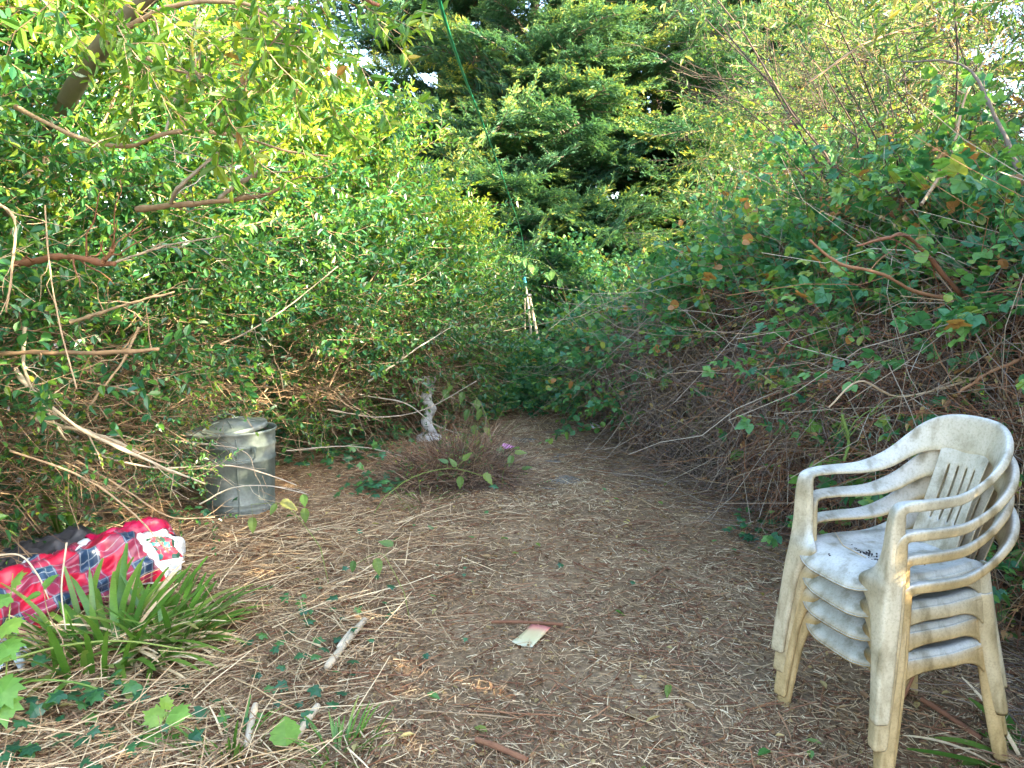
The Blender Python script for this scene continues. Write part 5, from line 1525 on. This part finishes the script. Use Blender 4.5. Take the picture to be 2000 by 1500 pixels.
tussock("sword_leaf_plant", "smaller tussock of sword leaves between the big one and the open straw", 335, 1245, 70, 40, .32, .15, el=(25, 70), lean=(.22, 0))
tussock("sword_leaf_plant", "tall dark sword leaves standing upright in the twigs left of the dustbin", 135, 1055, 9, 3, .55, .05, el=(75, 88), thin=1.4)
tussock("sword_leaf_plant", "sword leaves at the bottom right corner beyond the chairs", 2010, 1490, 26, 16, .32, .08, el=(10, 45), lean=(-.3, 0))
tussock("grass_tuft", "fresh green grass tuft at the bottom edge left of the middle", 660, 1490, 45, 12, .14, .10, "grass", (40, 85), thin=.30)
tussock("grass_tuft", "thin grass tuft in the bottom left straw", 450, 1470, 25, 16, .16, .12, "grass", (40, 85), thin=.30)
tussock("grass_tuft", "dry pale grass tuft at the near side of the bramble heap", 830, 985, 20, 60, .20, .22, "grass", (25, 75), thin=.22)
tussock("grass_tuft", "dry pale grass tuft behind the heap where the path ends", 950, 850, 10, 80, .30, .30, "grass", (30, 80), thin=.25)
tussock("grass_tuft", "dry pale grass tuft across the far end of the path", 1050, 822, 6, 80, .34, .35, "grass", (30, 85), thin=.25)

# long arching stalks in the near left corner
for pts, rad, mt, lab in [([(-20, 1300, 2.5), (120, 1262, 2.6), (240, 1252, 2.65), (360, 1268, 2.7)], .005, M_greenstem, "thorny green stalk arching across the near straw"),
                          ([(-20, 1390, 2.35), (60, 1330, 2.4), (200, 1350, 2.45), (290, 1450, 2.35)], .0045, M_blade, "broad green blade bending over in the bottom left corner"),
                          ([(-10, 1085, 2.9), (40, 1085, 2.9), (75, 1125, 2.9), (95, 1170, 2.9)], .004, M_palewood, "pale dry stalk curving at the left edge above the bag"),
                          ([(130, 1060, 3.0), (120, 1150, 2.9), (128, 1230, 2.8)], .004, M_palewood, "thin pale dry stalk standing upright in front of the tartan bag"),
                          ([(-10, 1385, 2.3), (60, 1412, 2.3), (120, 1455, 2.25), (118, 1510, 2.2)], .006, M_twig, "brown stalk bent over in the bottom left corner")]:
    g = Geo(); P = smooth_path([at(*p) for p in pts], 16); P[:, 2] = np.maximum(P[:, 2], gz(P[:, 0], P[:, 1]) + .01)
    tubes(g, P[None], rad * np.linspace(1, .6, 16)[None], 6, 0, .6)
    tag(link("stalk", g.mesh("stalk", [mt], True)), lab, "stalk")

# ------------------------------------------------------------------ seedlings
LOBE = [leaf_mesh("leaf", M_seedling, T_lobe5, .085, .085, v) for v in (.2, .55, .85)]
SERR = [leaf_mesh("leaf", M_seedling, T_serr, .07, .05, v) for v in (.2, .55, .85)]
OLIVE = [leaf_mesh("leaf", M_shrubleaf, T_serr, .070, .048, v) for v in (.45, .7, .85)]
def seedling(name, label, stem_pts, leafspec, rad=.003, cat="seedling", mat=None):
    P = smooth_path([at(*p) for p in stem_pts], 12)
    base = P[0].copy(); base[2] = float(gz(base[0], base[1])); P[0] = base
    t = thing(name, label, cat, base)
    g = Geo(); tubes(g, P[None], np.linspace(rad, rad * .5, 12)[None], 5, 0, .6); world_part(t, "stem", g, [mat or M_greenstem], True)
    for me, px, py, dp, d, up, s in leafspec:
        q = at(px, py, dp)
        place(t, me, "leaf", q, d, up, s)
        k = np.argmin(np.linalg.norm(P - q, axis=1))
        g = Geo(); tubes(g, np.array([P[k], (P[k] + q) / 2 + [0, 0, .01], q])[None], rad * .4, 4, 0, .6); world_part(t, "stalk", g, [mat or M_greenstem], True)
    return t
U = (0, -.55, 1)
seedling("sycamore_seedling", "pale green lobed seedling in the bottom left straw", [(318, 1490, 2.35), (315, 1440, 2.33), (322, 1400, 2.30)],
         [(LOBE[1], 330, 1395, 2.30, (.9, -.2, .1), U, 1.0), (LOBE[2], 318, 1405, 2.30, (-.8, .1, .3), U, .9), (LOBE[1], 312, 1430, 2.30, (-.5, -.6, -.1), U, 1.1), (LOBE[0], 318, 1440, 2.30, (.6, -.7, -.1), U, 1.05),
          (LOBE[0], 305, 1465, 2.32, (-.7, -.4, -.3), U, .8), (LOBE[2], 322, 1385, 2.32, (.1, .2, .9), U, .6)])
seedling("hop_seedling", "bright green lobed leaves on a stem at the left edge in front of the bag", [(-10, 1420, 2.3), (10, 1340, 2.3), (15, 1250, 2.35), (20, 1180, 2.4), (25, 1120, 2.45)],
         [(LOBE[2], 10, 1215, 2.35, (.6, -.4, -.1), U, 1.0), (LOBE[1], 5, 1255, 2.33, (.7, -.5, -.3), U, 1.1), (LOBE[2], -5, 1290, 2.3, (.5, -.3, .2), U, .9), (LOBE[0], -5, 1330, 2.28, (.6, -.4, -.5), U, 1.3),
          (LOBE[1], 0, 1360, 2.28, (.5, -.6, -.6), U, 1.3), (LOBE[2], 22, 1140, 2.42, (.5, 0, .4), U, .8), (LOBE[1], 20, 1165, 2.4, (-.4, -.4, -.1), U, .8)])
seedling("bramble_seedling", "serrated bramble leaf held up before the tartan bag", [(128, 1260, 2.7), (95, 1200, 2.75), (85, 1150, 2.75)], [(SERR[1], 85, 1150, 2.75, (.5, 0, .6), U, 1.1), (SERR[0], 80, 1160, 2.75, (-.6, -.3, -.1), U, .8)], mat=M_twig)
seedling("bramble_seedling", "thin bramble stem with olive leaves hanging before the dustbin's foot", [(640, 1090, 3.6), (590, 1020, 3.7), (550, 985, 3.75), (490, 985, 3.8)],
         [(OLIVE[2], 548, 980, 3.75, (.6, -.1, -.2), U, 1.35), (OLIVE[1], 540, 985, 3.75, (-.3, -.5, -.5), U, .9), (OLIVE[2], 494, 1010, 3.8, (0, -.3, -1), (0, -1, .2), 1.2), (OLIVE[0], 592, 965, 3.7, (.1, 0, -1), (.3, -1, .2), 1.0), (OLIVE[1], 596, 992, 3.7, (0, -.2, -1), (0, -1, .3), 1.1)], .0022)
seedling("bramble_seedling", "olive leaves on a thin stem left of the middle of the clearing", [(800, 1180, 3.2), (765, 1110, 3.25), (740, 1080, 3.3), (690, 1105, 3.3)],
         [(OLIVE[1], 768, 1066, 3.28, (-.5, 0, .2), U, 1.0), (OLIVE[2], 735, 1090, 3.28, (.2, -.3, -.8), U, 1.1), (OLIVE[0], 692, 1095, 3.3, (-.2, -.2, -.9), U, .8)], .0018)
seedling("bramble_seedling", "bramble shoot with green leaves bowing over the cut heap", [(730, 990, 4.7), (800, 935, 4.75), (880, 915, 4.75), (945, 930, 4.75)],
         [(OLIVE[2], 945, 925, 4.75, (.5, -.3, -.5), U, 1.3), (OLIVE[1], 890, 912, 4.75, (-.3, 0, .5), U, 1.0), (OLIVE[2], 905, 900, 4.75, (.4, 0, .5), U, 1.1), (OLIVE[0], 875, 905, 4.8, (-.7, 0, .4), U, 1.0), (OLIVE[1], 900, 930, 4.75, (-.1, -.2, -.9), U, 1.2)], .0035)
seedling("bramble_seedling", "two bright leaves on a stem beside the pink scrap", [(980, 930, 5.4), (990, 905, 5.4), (1003, 888, 5.4)], [(OLIVE[2], 1005, 885, 5.4, (.7, -.1, .1), U, 1.3), (OLIVE[1], 1000, 890, 5.4, (-.2, -.4, -.6), U, 1.2)], .0025)
seedling("vine_shoot", "yellow-green vine shoot hanging beside the stone pedestal", [(960, 850, 6.6), (945, 800, 6.5), (915, 760, 6.5), (880, 745, 6.5)],
         [(OLIVE[k % 3], px, py, 6.5, (r.normal(0, .5), -.2, -.8), U, 1.5) for k, (px, py) in enumerate([(905, 765), (930, 780), (940, 800), (915, 800), (925, 830), (945, 835), (870, 760), (885, 755), (935, 855), (905, 845)])], .003)
# creeper with berries across the end of the path
seedling("creeper", "creeper with bluish leaves and red berries arching across the end of the path", [(930, 640, 8.9), (960, 520, 8.9), (1040, 506, 8.8), (1090, 540, 8.7), (1110, 600, 8.6)],
         [(SERR[k % 3], 960 + 15 * k, 505 + max(0, (k - 4)) * 7 + r.normal(0, 5), 8.8, (r.normal(0, .6), -.3, -.6), U, 1.7) for k in range(10)], .006)

# ------------------------------------------------------------------ heap of cut brambles
hc = on_ground(885, 950); hz = float(gz(hc[0], hc[1]))
def heap_core(root):
    V = []
    for i in range(25):
        for j in range(13):
            a = i * 2 * math.pi / 24; e = j / 12 * math.pi / 2
            q = .8 + .35 * mnoise.noise(Vector((math.cos(a) * 1.6, math.sin(a) * 1.6, j * .25)))
            V.append((hc[0] + .36 * q * math.cos(a) * math.cos(e), hc[1] + .15 + .28 * q * math.sin(a) * math.cos(e), hz - .02 + .15 * q * math.sin(e)))
    g = Geo(); g.add(np.array(V), grid_faces(25, 13)); world_part(root, "matted_core", g, [M_thatch], False)
t = thing("bramble_heap", "low heap of cut brown bramble stems in the middle of the clearing", "heap", (hc[0], hc[1] + .15, hz))
heap_core(t)
g = Geo(); m = 5200
u = unit(r.normal(0, 1, (m, 3))); u[:, 2] = np.abs(u[:, 2])
P0 = np.array([hc[0], hc[1] + .15, hz]) + u * np.array([.38, .28, .16]) * r.uniform(.3, 1.05, (m, 1))
D = r.normal(0, 1, (m, 3)) * [1.2, 1, .55]
P = curves(P0, D, r.uniform(.06, .38, m), 5, r.normal(0, .25, (m, 3)), .28, r); P[:, :, 2] = np.maximum(P[:, :, 2], hz + .004)
tubes(g, P, (.0010 + .0035 * r.random(m) ** 2.5)[:, None] * np.linspace(1, .6, 5)[None], 3, 0, r.random(m))
world_part(t, "loose_stems", g, [M_heapstem], False, "stuff")
for k in range(90):
    a = r.uniform(0, 6.28)
    p = np.array([hc[0], hc[1] + .15, hz]) + np.array([.32 * math.cos(a), .26 * math.sin(a), 0]) * r.random() + [0, 0, r.uniform(.03, .18)]
    place(t, (DEADTW + TWIGS)[k % 9], "cut_twigs", p, (r.normal(0, 1), r.normal(0, .8), r.normal(0, .25)), r.normal(0, 1, 3), r.uniform(.3, .55))
for k in range(16):
    p = np.array([hc[0] + r.normal(0, .35), hc[1] + .05 + r.normal(0, .2), hz + r.uniform(.08, .3)])
    place(t, IVY[k % 4] if k % 2 else OLIVE[k % 3], "leaf", p, r.normal(0, 1, 3), (0, -.4, 1), r.uniform(.8, 1.3))

# ------------------------------------------------------------------ unseen trees added on the right to shade the clearing
def broadleaf(label, x, y, h, rad, n, seed):
    r = np.random.default_rng(seed)
    t = thing("added_shade_tree", label, "tree", (x, y, 0), "unseen trees added for shade")
    g = Geo()
    P = smooth_path([(x, y, 0), (x + .1, y, h * .35), (x - .1, y + .1, h * .7), (x, y, h)], 14)
    tubes(g, P[None], np.linspace(.13, .02, 14)[None], 9, 0, .5); world_part(t, "trunk", g, [M_bark], True)
    g = Geo(); m = 26
    P0 = np.stack([np.full(m, x), np.full(m, y), r.uniform(.25, .85, m) * h], -1); a = r.uniform(0, 6.28, m)
    tubes(g, curves(P0, np.stack([np.cos(a), np.sin(a), np.full(m, .6)], -1), rad * r.uniform(.6, 1.0, m), 7, (0, 0, .1), .08, r), np.linspace(.04, .008, 7)[None], 6, 0, r.random(m))
    world_part(t, "limbs", g, [M_bark], True, "stuff")
    for k in range(n):
        u = unit(r.normal(0, 1, 3)) * r.uniform(.45, 1.0)
        p = np.array([x, y, h * .58]) + u * [rad, rad, h * .45]
        place(t, BIGLEAF[k % 4], "leafy_branch", p, u + r.normal(0, .4, 3), (0, 0, 1), r.uniform(1.9, 2.9))
broadleaf("unseen leafy tree added beyond the chairs to shade the clearing", 5.5, .3, 4.5, 2.4, 290, 801)
broadleaf("lower unseen tree added beyond the airy shrub to cast shade", 6.2, 4.0, 3.2, 1.8, 220, 802)
broadleaf("unseen leafy tree added nearest the camera to shade the foreground", 5.6, -3.2, 4.6, 2.3, 280, 803)
